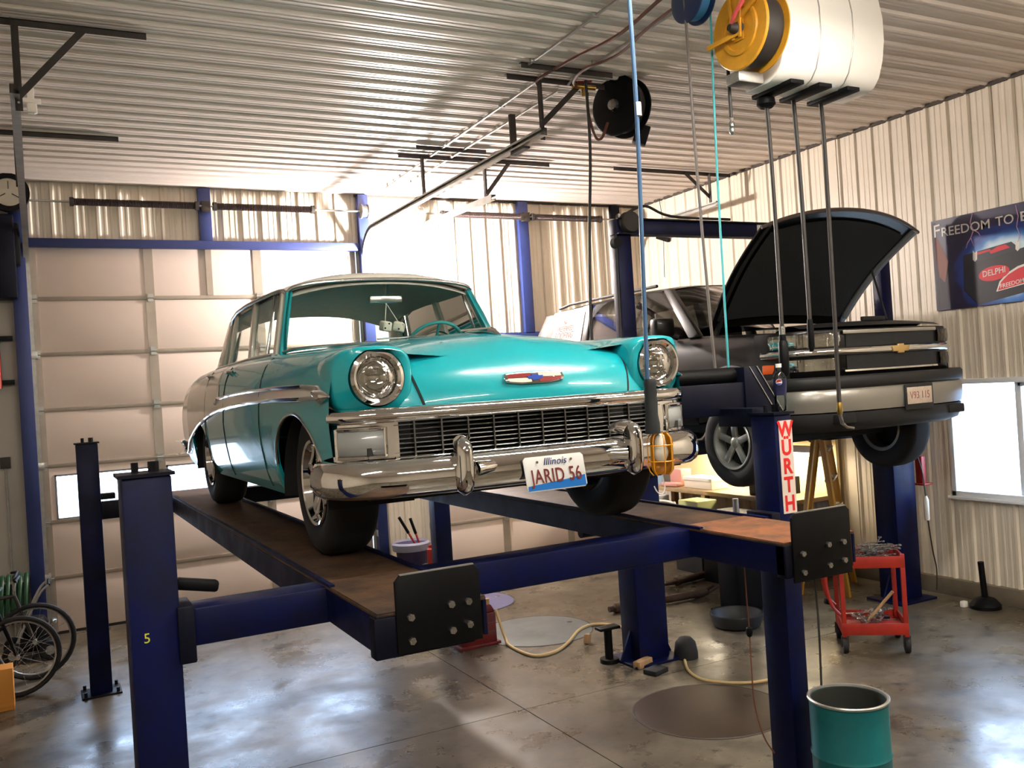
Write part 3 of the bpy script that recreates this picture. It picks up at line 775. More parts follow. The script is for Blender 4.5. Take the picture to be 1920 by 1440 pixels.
# dark blue reel cut by the top edge, with two thin cords
bc = Vector((3.74, 4.45, 4.70))
bl = thing('cord_reel', 'dark blue cord reel at the top edge left of the yellow reel', 'cord reel', (bc.x, bc.y, ZC))
m_dkb = make_mat('dark_blue_enamel', rgb(24, 40, 78), .35)
MB().lathe([(.04, .06), (.12, .065), (.15, .055), (.15, .045), (.08, .04), (.08, -.04), (.15, -.045), (.15, -.055), (.12, -.065), (.04, -.06)], bc, A, 36).build('spool', m_dkb, bl)
MB().lathe([(.08, -.04), (.125, -.035), (.13, 0), (.125, .035), (.08, .04)], bc, A, 28).build('wound_cord', make_mat('blue_cord', rgb(52, 110, 150), .5), bl)
MB().box(bc.x - .02, bc.x + .02, bc.y - .05, bc.y + .05, bc.z, ZC - .02).build('mount', m_black, bl)
m_tealc = make_mat('teal_cord', rgb(58, 160, 168), .5)
m_greyc = make_mat('grey_cord', rgb(96, 88, 84), .6)
g0 = on_y(1283, 0, 4.47); g1 = on_y(1310, 360, 4.47); g2 = on_y(1343, 702, 4.47)
pipe('extension_cord', 'grey cord hanging beside the teal one', [(g0.x, 4.47, 4.72), (g1.x, 4.47, g1.z), (g2.x, 4.47, g2.z - .1)], .009, m_greyc, 'cord', smooth_=5)
g0 = on_y(1331, 0, 4.43); g1 = on_y(1345, 330, 4.43); g2 = on_y(1366, 690, 4.43)
pipe('extension_cord', 'thin teal cord hanging in front of the open hood', [(g0.x, 4.43, 4.72), (g1.x, 4.43, g1.z), (g2.x, 4.43, g2.z - .06)], .007, m_tealc, 'cord', smooth_=5)

# trouble light hanging in front of the right headlight
TY = 3.36
t0 = on_y(1180, 0, TY); t1 = on_y(1194, 215, TY); t2 = on_y(1214, 715, TY)
tl = thing('trouble_light', 'yellow caged work light on a blue cord before the right headlight', 'work light', (t2.x, TY, t2.z - .4))
m_cordb = make_mat('blue_light_cord', rgb(58, 92, 128), .5)
MB().tube(spline([(t0.x, TY, ZC - .1), (t0.x, TY, t0.z), (t1.x, TY, t1.z), (lerp(t1.x, t2.x, .5), TY, lerp(t1.z, t2.z, .5)), (t2.x, TY, t2.z)], 6), .010, 8).build('cord', m_cordb, tl)
k1 = on_y(1196, 205, TY)
MB().lathe([(.012, -.03), (.016, -.03), (.016, .03), (.012, .03)], k1, n=12, closed=True).build('tape_wrap', m_white, tl)
hz = t2.z
MB().lathe([(.0, .01), (.026, .01), (.030, -.01), (.027, -.03), (.030, -.05), (.027, -.07), (.030, -.09), (.028, -.15), (.034, -.19), (.034, -.235), (.0, -.235)], (t2.x + .012, TY, hz), n=20).build('handle', make_mat('black_rubber_grip', rgb(30, 34, 36), .5), tl)
bxx = t2.x + .028; bzz = hz - .235
m_amber = make_mat('amber_plastic', rgb(214, 142, 28), 0.3, trans=0.35, coat=.3)
m_amber2 = make_mat('amber_cage', rgb(226, 156, 40), .35)
# half shell behind, wire cage in front
rows = []
for k in range(9):
    t = k / 8; zz = bzz - .19 * t
    rr = .056 * (1 - max(0, abs(t - .5) - .3) ** 2 * 9)
    rows.append([(bxx + .02 + rr * math.cos(a), TY + rr * math.sin(a), zz) for a in [R(-70 + 180 * q / 12) for q in range(13)]])
MB().grid(rows).build('reflector_shell', m_amber, tl, solid=.002)
for a in (R(150), R(200), R(250), R(290)):
    MB().tube([(bxx + .02 + (.058 * (1 - max(0, abs(t - .5) - .3) ** 2 * 9)) * math.cos(a), TY + (.058 * (1 - max(0, abs(t - .5) - .3) ** 2 * 9)) * math.sin(a), bzz - .19 * t) for t in [q / 10 for q in range(11)]], .0028, 6).build('cage_wire', m_amber2, tl)
for t in (.28, .66): MB().tube([(bxx + .02 + .058 * math.cos(R(30 * q)), TY + .058 * math.sin(R(30 * q)), bzz - .19 * t) for q in range(12)], .0028, 6, closed=True).build('cage_ring', m_amber2, tl)
m_bulbw = make_mat('frosted_bulb', rgb(226, 222, 208), .35)
MB().lathe([(.0, .0), (.02, -.01), (.028, -.05), (.036, -.085), (.034, -.105), (.02, -.125), (.0, -.13)], (bxx + .02, TY, bzz), n=20).build('bulb', m_bulbw, tl)
MB().tube(spline([(bxx + .02, TY, bzz - .19), (bxx + .03, TY, bzz - .25), (bxx + .01, TY, bzz - .275), (bxx - .015, TY, bzz - .26), (bxx - .028, TY, bzz - .235)], 5), .003, 6).build('hook', m_white, tl)

# ================================================================== FOUR POST LIFT UNDER THE CLASSIC CAR
RZ = 1.635                      # runway height
lift = thing('four_post_lift', 'dark blue four post lift holding the turquoise classic car', 'car lift', (1.9, 6.1, 0))
def post(x, y, wx, wy, h, name='post'):
    p = MB().box(x - wx / 2, x + wx / 2, y - wy / 2, y + wy / 2, 0.012, h).build(name, m_lift, lift, bev=.008)
    MB().box(x - wx / 2 - .07, x + wx / 2 + .07, y - wy / 2 - .07, y + wy / 2 + .07, 0, .014).build('base_plate', m_liftdk, p, bev=.003)
    for sx in (-1, 1):
        for sy in (-1, 1): MB().cyl((x + sx * (wx / 2 + .04), y + sy * (wy / 2 + .04), .01), (x + sx * (wx / 2 + .04), y + sy * (wy / 2 + .04), .05), .014, n=6).build('anchor_bolt', m_black, p)
    MB().box(x - wx / 2 - .012, x + wx / 2 + .012, y - wy / 2 - .012, y + wy / 2 + .012, h, h + .012).build('cap_plate', m_liftdk, p)
    for d in (-.03, .035): MB().cyl((x + d, y, h + .01), (x + d, y, h + .05), .013 if d < 0 else .02, n=6).build('cap_nut', m_black, p)
    return p
PYF, PYR = 3.66, 8.62
PX0, PX1 = on_y(1456, 850, 3.57).x, on_y(1488, 850, 3.57).x
pL, pR, pRL, pRR = .335, (PX0 + PX1) / 2, .35, 3.55
PTOP = on_y(1465, 772, 3.6).z
post(pL, PYF, .172, .18, 2.13)
f5 = text_obj('5', .05, make_mat('yellow_stencil', rgb(190, 190, 60), .5), lift, (on_y(276, 1198, PYF - .091).x, PYF - .0905, on_y(276, 1198, PYF - .091).z), (1, 0, 0), (0, 0, 1), name='stencilled_number')
postR = post(pR, PYF, PX1 - PX0, .18, PTOP - .012)
post(pRL, PYR, .17, .15, 2.12); post(pRR, PYR, .17, .15, 2.12)
# cross beams
MB().box(pL + .08, pR - .09, PYF - .09, PYF + .06, RZ - .145, RZ - .005).build('cross_beam', m_lift, lift, bev=.008)
MB().box(pRL + .08, pRR - .08, PYR - .07, PYR + .07, RZ - .165, RZ - .02).build('cross_beam', m_liftdk, lift, bev=.008)
# lock boxes at beam ends
for (x, y) in ((pL + .105, PYF), (pR - .105, PYF)):
    MB().box(x - .03, x + .03, y - .11, y + .08, RZ - .2, RZ + .01).build('lock_box', m_liftdk, lift, bev=.006)
MB().obox((pL + .17, PYF + .05, RZ + .055), (.16, .05, .045), (0, R(12), 0)).build('lock_handle', m_black, lift, bev=.012)
MB().box(pRL + .085, pRL + .20, PYR - .05, PYR + .05, RZ + .0, RZ + .05).build('lock_handle', m_black, lift, bev=.006)
# runways
def runway(x0, x1, yfront, stop_side, orange):
    rw = MB().box(x0, x1, yfront, PYR + .12, RZ - .012, RZ).build('runway', m_rust, lift, bev=.003)
    for xx in (x0, x1 - .012):
        MB().box(xx, xx + .012, yfront, PYR + .1, RZ - .135, RZ - .012).build('side_channel', m_lift, rw)
        MB().box(xx - (0 if xx > x0 else -.0), xx + .02, yfront + .55, PYR + .1, RZ, RZ + .012).build('edge_lip', m_lift, rw)
    for k in range(8): box_obj('rung', m_liftdk, rw, x0 + .012, x1 - .012, 4.0 + k * .58, 4.06 + k * .58, RZ - .09, RZ - .012)
    MB().box(x0 + .004, x1 - .004, yfront, PYF - .02, RZ, RZ + .004).build('front_plate', m_orust if orange else m_rust, rw)
    return rw
YFR = 2.96
rwL = runway(.967, 1.375, YFR, -1, False)
rwR = runway(2.765, 3.185, YFR - .02, 1, True)
def stop_plate(x0, x1, y, z0, z1, parent):
    q = [(x0 + .02, z1), (x1 - .02, z1), (x1, z1 - .02), (x1, z0), (x0, z0), (x0, z1 - .02)]
    p = MB().prism(q, lambda a, b, d: (a, d, b), y - .012, y).build('wheel_stop', m_black, parent, bev=.002)
    box_obj('stop_edge', m_galv, p, x0 + .02, x1 - .02, y - .013, y + .001, z1 - .001, z1 + .003)
    for (a, b) in ((x0 + .05, z0 + .04), (x0 + .05, z0 + .12), (x0 + .20, z0 + .05), (x0 + .2, z0 + .14), (x1 - .05, z0 + .06), (x1 - .05, z0 + .14)):
        MB().cyl((a, y - .024, b), (a, y - .010, b), .013, n=6).build('bolt', m_steel, p)
    return p
stop_plate(1.03, 1.345, YFR - .01, RZ - .14, RZ + .125, rwL)
MB().box(.955, 1.32, YFR - .01, YFR + .05, RZ - .15, RZ - .01).build('end_channel', m_liftdk, rwL, bev=.005)
stop_plate(2.80, 3.14, YFR - .03, RZ - .17, RZ + .125, rwR)
MB().box(2.765, 3.16, YFR - .03, YFR + .03, RZ - .15, RZ - .01).build('end_channel', m_liftdk, rwR, bev=.005)
# cable roller hardware under the right runway
for k in range(4): MB().cyl((2.80, 3.75 + k * .3, RZ - .15), (3.14, 3.75 + k * .3, RZ - .15), .03, n=12).build('cable_roller', m_black, rwR)

# ================================================================== TWO POST LIFT UNDER THE BLACK SUV
tp = thing('two_post_lift', 'blue two post lift holding the black SUV, with an overhead beam', 'car lift', (6.03, 6.45, 0))
def column(x, y, sgn):
    c = MB().box(x - .15, x + .15, y - .13, y + .13, .02, 2.30).build('column', m_lift, tp, bev=.01)
    box_obj('column_extension', m_lift, c, x - .055, x + .085, y - .05, y + .06, 2.30, 3.72, .006)
    MB().box(x - .25, x + .25, y - .22, y + .22, 0, .022).build('base_plate', m_lift, c, bev=.004)
    for s in (-1, 1): MB().prism([(0, 0), (.11, 0), (0, .24)], lambda a, b, d: (x + s * (.15 + a), y + d, .02 + b), -.01, .01).build('gusset', m_lift, c)
    MB().box(x - .17, x + .17, y - .17, y + .17, 1.55, 2.15).build('carriage', m_liftdk, c, bev=.01)
    for s in (-1, 1):
        ey_ = y + (1.05 if s > 0 else -.06)
        MB().bar((x + sgn * .1, y + s * .1, 1.74), (x + sgn * .98, ey_, 1.74), .11, .12).build('swing_arm', m_liftdk, c, bev=.006)
        MB().cyl((x + sgn * .98, ey_, 1.80), (x + sgn * .98, ey_, 1.858), .05, .06, n=16).build('lift_pad', m_black, c)
    MB().lathe([(.02, -.04), (.085, -.04), (.09, -.02), (.075, 0), (.09, .02), (.085, .04), (.02, .04)], (x + .04, y - .1, 3.70), (0, 1, 0), 24).build('pulley', m_angle, c)
    return c
colL = column(4.47, 6.47, 1)
colR = column(7.59, 6.45, -1)
MB().box(4.40, 7.66, 6.40, 6.52, 3.605, 3.735).build('overhead_beam', m_lift, tp, bev=.006)
MB().box(4.40, 7.66, 6.37, 6.40, 3.725, 3.737).box(4.40, 7.66, 6.37, 6.40, 3.60, 3.612).build('beam_flange', m_liftdk, tp)
box_obj('beam_label', m_white, tp, 5.95, 6.07, 6.396, 6.3995, 3.62, 3.72)
MB().tube(spline([(4.5, 6.36, 3.78), (4.68, 6.36, 3.84), (4.95, 6.36, 3.76), (5.6, 6.36, 3.75)], 5), .012, 8).build('hydraulic_line', m_hose, tp)
MB().tube([(4.36, 6.36, 3.6), (4.35, 6.36, 3.0), (4.34, 6.36, 2.4)], .008, 6).build('cable', m_hose, tp)
MB().lathe([(.0, -.03), (.045, -.03), (.045, .03), (.0, .03)], (4.36, 6.36, 3.52), (0, 1, 0), 16).build('cable_clamp', m_black, tp)
# pump unit on the right column: red holder and pendant
MB().box(7.80, 7.86, 6.28, 6.36, 1.15, 1.42).box(7.78, 7.92, 6.26, 6.38, 1.13, 1.15).build('red_holder', m_red, colR, bev=.006)
MB().lathe([(.0, 0), (.022, .0), (.026, .02), (.026, .2), (.012, .24), (.0, .24)], (7.73, 6.2, .80), n=14).build('pendant', m_white, colR)
MB().tube(spline([(7.73, 6.2, 1.04), (7.72, 6.22, 1.3), (7.7, 6.3, 1.6)], 5), .007, 6).build('pendant_cable', m_hose, colR)
MB().tube(spline([(7.74, 6.2, .8), (7.78, 6.2, .5), (7.82, 6.2, .3), (7.8, 6.2, .1)], 5), .007, 6).build('pendant_tail', m_hose, colR)


# ---- hydraulic power unit and banner on the front right post of the four post lift
yh = 4.0
a = on_y(1258, 700, yh); b = on_y(1468, 770, yh); zt = on_y(1395, 688, yh).z; zb = on_y(1450, 771, yh).z
xr_ = on_y(1398, 700, yh).x
pu = MB().box(a.x + .005, xr_, yh, yh + .19, zb, zt - .085).build('power_unit_tank', m_liftdk, lift, bev=.006)
MB().cyl((a.x + .0, yh + .095, zt - .045), (xr_ + .02, yh + .095, zt - .045), .048, n=24).build('power_unit_motor', m_black, pu)
MB().prism([(xr_ - .02, zb), (b.x - .012, zb), (xr_ + .075, zt), (xr_ - .02, zt)], lambda p, q, d: (p, yh + d, q), -.012, .20).build('end_gusset', m_liftdk, pu, bev=.003)
for dx in (0.0, .055): MB().bar((xr_ + .018 + dx, yh - .014, zt), (b.x - .07 + dx, yh - .014, zb + .003), .005, .006, up=(0, 1, 0)).build('gusset_edge', m_galv, pu)
MB().box(pR - .05, pR + .05, PYF + .08, yh + .02, zb - .06, zb + .04).build('power_unit_bracket', m_liftdk, pu, bev=.006)
yb_ = PYF - .092
bx0 = on_y(1461, 830, yb_).x; bx1 = on_y(1486, 830, yb_).x; bzt = on_y(1472, 788, yb_).z; bzb = on_y(1482, 962, yb_).z
ban = box_obj('banner', make_mat('white_banner', rgb(214, 198, 186), .6), postR, bx0, bx1, yb_ - .002, yb_, bzb, bzt)
ban['label'] = 'white strip with vertical red letters'
m_redl = make_mat('red_lettering', rgb(206, 36, 34), .5)
hgt = (bzt - bzb) / 5
for i, ch in enumerate('W\u00dcRTH'):
    text_obj(ch, hgt * 1.15, m_redl, postR, ((bx0 + bx1) / 2, yb_ - .0025, bzt - hgt * (i + .5)), (1, 0, 0), (0, 0, 1), name='letter', sx=.9, bold=.03)

# soda bottle standing on top of the right lift post
BY = PYF - .03
bt = on_y(1460, 693, BY); bt.z = PTOP + .264 * .86 + .0
bot = thing('soda_bottle', 'clear plastic soda bottle with dark label standing on the right lift post', 'bottle', (bt.x, BY, PTOP))
m_pet = glass_mat('clear_plastic', (0.93, 0.96, 0.95, 1), 0.35, 0.04)
BS = .86
bp = [(.0, -.262), (.026, -.262), (.034, -.25), (.036, -.2), (.034, -.14), (.040, -.1), (.040, -.06), (.03, -.035), (.014, -.018), (.013, 0), (.013, .02)]
MB().lathe([(r * BS, h * BS) for r, h in bp], bt, n=24).build('bottle_body', m_pet, bot)
m_lblue = make_mat('dark_blue_label', rgb(24, 26, 60), 0.35)
MB().lathe([(r * BS, h * BS) for r, h in [(.0372, -.165), (.0375, -.14), (.0412, -.1), (.0412, -.062)]], bt, n=24, caps=False).build('bottle_label', m_lblue, bot, fix=False)
MB().lathe([(.0, .024), (.0152, .024), (.0152, .004), (.0, .004)], bt, n=16).build('cap', m_white, bot)
gl = bt + Vector((-.028, -.026, -.072))
gn = Vector((-.72, -.69, 0)).normalized(); gr_ = Vector((0, 0, 1)).cross(gn) * -1
def disc(c, r0, r1, a0, a1, n=14):
    rt = Vector((0, 0, 1)).cross(gn).normalized() * 1
    return [c + rt * (r1 * math.cos(lerp(a0, a1, k / n))) + Vector((0, 0, 1)) * (r1 * math.sin(lerp(a0, a1, k / n))) for k in range(n + 1)]
MB().add(disc(gl, 0, 0.016, 0, 2 * math.pi, 24)[:-1], [tuple(range(24))]).build('logo_disc', m_white, bot, smooth=0)
for (a0, a1, mt) in ((R(10), R(190), m_red), (R(205), R(335), make_mat('logo_blue', rgb(30, 60, 170), .4))):
    ps = disc(gl + gn * .0012, 0, 0.0145, a0, a1, 14)
    MB().add(ps, [tuple(range(len(ps)))]).build('logo_field', mt, bot, smooth=0)

# ================================================================== TURQUOISE CLASSIC SEDAN
CX, CY, CZ = 2.0, 3.55, RZ
m_turq = make_mat('turquoise_car_paint', rgb(22, 160, 170), 0.24, coat=0.6, var=0.06, vscale=2)
m_cream = make_mat('ivory_car_paint', rgb(226, 222, 208), 0.25, coat=0.8)
m_cglass = glass_mat('car_glass', (0.86, 0.9, 0.88, 1), 0.12)
m_liner = make_mat('grey_headliner', rgb(206, 198, 188), 0.9, var=0.1, vscale=20)
m_dark = make_mat('dark_underbody', rgb(20, 19, 19), 0.8)
m_lens = make_mat('ribbed_lamp_lens', rgb(214, 214, 204), 0.1, trans=0.55, bump=0.5, bscale=70, coat=0.6)
m_dim = make_mat('grey_park_lens', rgb(150, 152, 150), 0.25, coat=0.6)
m_gbar = make_mat('dull_grille_metal', rgb(128, 128, 126), .3, 1.0)
car = thing('classic_sedan', 'turquoise and white classic sedan raised on the four post lift', 'car', (CX, CY + 2.5, CZ))
def W(x, y, z): return Vector((CX + x, CY + y, CZ + z))

FAX, RAX = 0.74, 3.66          # axles behind the front bumper
SIDE = [(.22, .845), (.27, .875), (.35, .905), (.5, .930), (.62, .938), (.75, .930), (.84, .912), (.90, .888), (.94, .858), (.962, .825), (.97, .79)]
def zs(y): return interp([(.0, .93), (.2, .945), (.45, .957), (1.0, .975), (1.7, 1.0), (2.5, 1.012), (3.6, 1.008), (4.2, .985), (4.6, .955), (4.85, .90), (4.95, .84)], y)
def taper(y): return interp([(.1, .975), (.3, .99), (.6, 1.0), (4.2, 1.0), (4.7, .97), (4.95, .92)], y)
def side_x(y, z):
    zt = zs(y)
    zz = z if z < .6 else .6 + (z - .6) * (.37 / max(zt - .6, .05))
    return interp(SIDE, zz) * taper(y)
def arch_z(y):
    z = interp([(.15, .50), (.36, .47), (.42, .40), (.5, .25), (4.4, .25), (4.7, .30), (4.95, .38)], y)
    for (c, rx, rz) in ((.79, .445, .345), (RAX + .03, .42, .29)):
        d = (y - c) / rx
        if abs(d) < 1: z = max(z, .33 + rz * math.sqrt(1 - d * d)) if abs(d) < .97 else max(z, .33)
    return z
ys = [.22 + .04 * k for k in range(119)]
rows = []
NS = 18
for y in ys:
    zb, zt = arch_z(y), zs(y)
    half = [(side_x(y, zb) - .014, zb + .004), (side_x(y, zb) - .012, zb)]
    for k in range(NS + 1):
        z = lerp(zb, zt, 1 - (1 - k / NS) ** 1.35)
        half.append((side_x(y, z), z))
    xt = side_x(y, zt)
    if y < 1.72: half += [(xt - .04, zt + .002), (.66, zt - .012), (.605, zt - .030), (.3, zt - .06), (0, zt - .06)]
    elif y < 3.92: half += [(xt - .03, zt + .012), (xt - .06, zt + .01), (.70, .64), (.3, .56), (0, .56)]
    else:
        zd = interp([(3.9, 1.035), (4.3, 1.015), (4.65, .965), (4.85, .89), (4.95, .80)], y)
        half += [(xt - .05, zt + .004), (.66, lerp(zt, zd, .5)), (.5, lerp(zt, zd, .85)), (.25, zd), (0, zd)]
    row = [W(-x, y, z) for x, z in half] + [W(x, y, z) for x, z in reversed(half[:-1])]
    rows.append(row)
mb = MB().grid(rows); n = len(rows[0])
mb.f.append(tuple(range(len(mb.v) - n, len(mb.v))))
body = mb.build('body', m_turq, car, smooth=45)

# fender noses with hooded headlights
for s in (-1, 1):
    xh, zh = .728 * s, .812
    rings = []
    def ring(sc_, yt, yb_, circ=None):
        r_ = []
        for k in range(40):
            a = 2 * math.pi * k / 40; c_, s_ = math.cos(a), math.sin(a)
            if circ: x, z = circ * c_, circ * s_
            else:
                e = .62
                x = math.copysign(abs(c_) ** e, c_) * (.178 if c_ * s > 0 else .168) * sc_
                z = math.copysign(abs(s_) ** e, s_) * (.138 if s_ > 0 else .165) * sc_
            y = lerp(yb_, yt, (s_ + 1) / 2)
            rings_y = y + (.06 * max(0, c_ * s) if not circ else 0)
            r_.append(W(xh + x, rings_y, zh + z))
        return r_
    rings = [ring(.90, .46, .46), ring(.985, .32, .33), ring(1.0, .22, .26), ring(.985, .15, .20), ring(.94, .118, .17), ring(.86, .112, .155), ring(0, .125, .145, .125), ring(0, .17, .18, .118)]
    MB().grid(rings, True).build('fender_nose', m_turq, body, smooth=60)
    c = W(xh, .150, zh)
    hl = MB().lathe([(.088, .0), (.092, .022), (.104, .03), (.118, .024), (.122, .0), (.118, -.02), (.09, -.01)], c, (0, -1, 0), 40, closed=True).build('headlight_ring', m_chrome, car)
    MB().lathe([(.0, .034), (.03, .032), (.06, .025), (.085, .010), (.09, .0)], c, (0, -1, 0), 36, caps=False).build('headlight_lens', m_glasslens, hl, fix=False)
    MB().lathe([(.0, -.07), (.05, -.055), (.075, -.03), (.089, .0)], c, (0, -1, 0), 32, caps=False).build('reflector', m_chrome, hl, fix=False)

# hood
vc = [(.055, .668), (.060, .72), (.085, .785), (.13, .85), (.20, .91), (.30, .957), (.45, .99), (.75, 1.02), (1.15, 1.04), (1.62, 1.058)]
ve = [(.52, .115, .675), (.53, .125, .715), (.545, .15, .775), (.555, .19, .83), (.565, .26, .875), (.575, .36, .905), (.585, .50, .925), (.60, .78, .945), (.628, 1.17, .968), (.665, 1.70, .992)]
C_ = spline([(0, a, b) for a, b in vc], 4); E_ = spline(ve, 4)
rows = []
for c_, e_ in zip(C_, E_):
    row = []
    for k in range(33):
        u = -1 + k / 16; t = abs(u)
        row.append(W(e_.x * u, lerp(c_.y, e_.y, t ** 2), lerp(c_.z, e_.z, t ** 2.3) + .010 * math.exp(-(u / .16) ** 2) * min(1, max(0, (c_.z - .80) * 6))))
    # turned down edges make the shut line
    row = [W(-e_.x, e_.y + .01, e_.z - .035)] + row + [W(e_.x, e_.y + .01, e_.z - .035)]
    rows.append(row)
hood = MB().grid(rows).build('hood', m_turq, car, smooth=50)
for s in (-1, 1):
    MB().tube([W(s * (e.x + .006), e.y + .004, e.z - .004) for e in E_], .006, 6).build('shut_line', m_dark, hood)
# fender inner faces between headlamp and hood
for s in (-1, 1):
    MB().grid([[W(s * (e.x + .012), e.y + .004, e.z - .002), W(s * .60, e.y + .02, e.z), W(s * .66, e.y + .05, e.z)] for e in E_ if e.y < .6]).build('fender_inner', m_turq, body, smooth=50)
# cowl between hood and windscreen
rows = []
for k in range(25):
    u = -1 + k / 12; t = abs(u)
    rows.append([W(.66 * u, 1.60 + .08 * t * t, 1.050 - .06 * t ** 2.3), W(.69 * u, 1.66 + .09 * t * t, 1.052 - .045 * t ** 2.3), W(.72 * u, 1.72 + .14 * t ** 3, 1.048 - .03 * t ** 2), W(.72 * u, 1.85 + .1 * t ** 3, 1.03 - .02 * t * t), W(.72 * u, 2.0, .90)])
MB().grid(rows).build('cowl', m_turq, car, smooth=50)

# sweep helper: profile of (outward, z) along a plan path of (x, y)
def sweep(path, prof, close=False, cap=False):
    P = [Vector((a, b)) for a, b in path]; rows = []
    for i, p in enumerate(P):
        d = (P[min(i + 1, len(P) - 1)] - P[max(i - 1, 0)]).normalized()
        nrm = Vector((d.y, -d.x))
        rows.append([W(p.x + nrm.x * o, p.y + nrm.y * o, z) for o, z in prof])
    m_ = MB().grid(rows, close)
    if cap:
        k = len(prof); m_.f.append(tuple(range(k))); m_.f.append(tuple(range(len(m_.v) - k, len(m_.v))))
    return m_
def plan(pts, n=8):
    h = spline([(a, b, 0) for a, b in pts], n)
    h = [(p.x, p.y) for p in h]
    return [(-a, b) for a, b in reversed(h[1:])] + h
front = plan([(0, .045), (.3, .052), (.55, .072), (.72, .10), (.82, .14), (.885, .21), (.912, .31), (.92, .42)])
def sub(path, x0, x1): return [p for p in path if x0 <= p[0] <= x1]
# upper grille moulding
gm = sweep([p for p in front if p[1] < .245], [(-.02, .684), (.006, .684), (.024, .674), (.032, .655), (.030, .637), (.016, .622), (-.02, .618)]).build('grille_moulding', m_chrome, car, smooth=60)
gr_frame = sweep(sub(front, -.70, .70), [(-.03, .476), (.012, .476), (.022, .468), (.022, .455), (.008, .447), (-.03, .447)]).build('lower_grille_bar', m_chrome, car, smooth=60)
sweep(sub(front, -.72, .72), [(-.07, .63), (-.07, .45)]).build('grille_backing', m_dark, car)
for k in range(7):
    z = .490 + k * .0195
    sweep(sub(front, -.69, .69), [(-.03, z - .0035), (.004, z - .0035), (.007, z), (.004, z + .0035), (-.03, z + .0035)], True).build('grille_bar', m_gbar, gr_frame, smooth=60)
for k in range(11):
    x = -.60 + .12 * k
    y = interp([p for p in front if p[0] >= 0], abs(x))
    MB().box(CX + x - .0035, CX + x + .0035, CY + y - .012, CY + y + .03, CZ + .475, CZ + .622).build('grille_upright', m_gbar, gr_frame)
# parking lamp housings at the grille ends
for s in (-1, 1):
    arc = [p for p in front if .66 <= abs(p[0]) and p[0] * s > 0 and p[1] < .25]
    hs = sweep(arc, [(-.03, .63), (.004, .63), (.010, .55), (.004, .455), (-.03, .45)]).build('lamp_housing', m_chrome, car, smooth=60)
    arc2 = [p for p in front if .715 <= abs(p[0]) <= .885 and p[0] * s > 0]
    pl_ = sweep(arc2, [(.006, .595), (.016, .59), (.020, .54), (.016, .492), (.006, .487)]).build('park_lens', m_dim, hs, smooth=60)
    top = []; P = arc2
    loop = []
    nrm = []
    for i, p in enumerate(P):
        a, b = Vector(P[max(i - 1, 0)]), Vector(P[min(i + 1, len(P) - 1)]); d = (b - a).normalized(); nrm.append(Vector((d.y, -d.x)))
    for p, q in zip(P, nrm): loop.append(W(p[0] + q.x * .016, p[1] + q.y * .016, .602))
    loop.append(W(P[-1][0] + nrm[-1].x * .016, P[-1][1] + nrm[-1].y * .016, .54))
    for p, q in reversed(list(zip(P, nrm))): loop.append(W(p[0] + q.x * .016, p[1] + q.y * .016, .48))
    loop.append(W(P[0][0] + nrm[0].x * .016, P[0][1] + nrm[0].y * .016, .54))
    MB().tube(loop, .009, 8, closed=True).build('lamp_bezel', m_chrome, hs)
# front bumper
bump = plan([(0, .0), (.35, .006), (.62, .03), (.78, .065), (.87, .12), (.915, .20), (.93, .29), (.93, .36)])
def bprof(): return [(-.03, .468), (.0, .47), (.022, .462), (.040, .438), (.050, .40), (.050, .365), (.038, .33), (.016, .312), (-.03, .306)]
fb_ = sweep(bump, bprof()).build('front_bumper', m_chrome, car, smooth=60)
for s in (-1, 1):
    x = .43 * s; g = []
    for k in range(13):
        t = k / 12; z = lerp(.295, .545, t)
        rr = math.sqrt(max(.02, 1 - abs(2 * t - 1) ** 5))
        g.append([W(x + .040 * rr * math.cos(a), -.03 + .055 * rr * math.sin(a) - .012 * math.sin(t * math.pi), z) for a in [2 * math.pi * q / 20 for q in range(20)]])
    gd = MB().grid(g, True); gd.f.append(tuple(range(20))[::-1]); gd.f.append(tuple(range(12 * 20, 13 * 20)))
    gd.build('bumper_guard', m_chrome, fb_, smooth=60)
    MB().tube([W(x, -.02, .515), W(x - s * .03, .02, .52), W(x - s * .06, .06, .515)], [.035, .032, .02], 16).build('guard_horn', m_chrome, fb_)
    MB().tube([W(x - s * .05, -.045, .40), W(x - s * .12, -.03, .405), W(x - s * .20, -.005, .41)], [.035, .03, .012], 14).build('guard_wing', m_chrome, fb_)
# rear bumper end (seen past the side)
rb = [(-.80, 4.92), (-.90, 4.86), (-.945, 4.72), (-.955, 4.5)]
sweep([(p[0], p[1]) for p in spline([(a, b, 0) for a, b in rb], 6)], [(.03, .46), (-.01, .455), (-.03, .41), (-.01, .36), (.03, .35)]).build('rear_bumper', m_chrome, car, smooth=60)

# licence plate
m_plate = make_mat('plate_white', rgb(226, 226, 222), .4)
m_plblue = make_mat('plate_blue_band', rgb(30, 110, 190), .4)
m_plred = make_mat('plate_red_brown_digits', rgb(112, 46, 42), .45)
m_plnavy = make_mat('plate_navy_script', rgb(60, 70, 120), .45)
px, pz, py_ = -.005, .352, -.062
lp = MB().prism([(-.152 + .012, .076), (.152 - .012, .076), (.152, .064), (.152, -.064), (.14, -.076), (-.14, -.076), (-.152, -.064), (-.152, .064)], lambda a, b, d: W(px + a - b * .12, py_ + d, pz + b), 0, .003).build('licence_plate', m_plate, car, bev=.001)
lp['label'] = 'white plate with red brown digits and a blue lower band'
MB().add([W(px + a - b * .12, py_ - .0008, pz + b) for a, b in ((-.146, -.071), (.146, -.071), (.146, -.022), (.05, -.034), (-.05, -.042), (-.146, -.050))], [(0, 1, 2, 3, 4, 5)]).build('blue_band', m_plblue, lp, smooth=0)
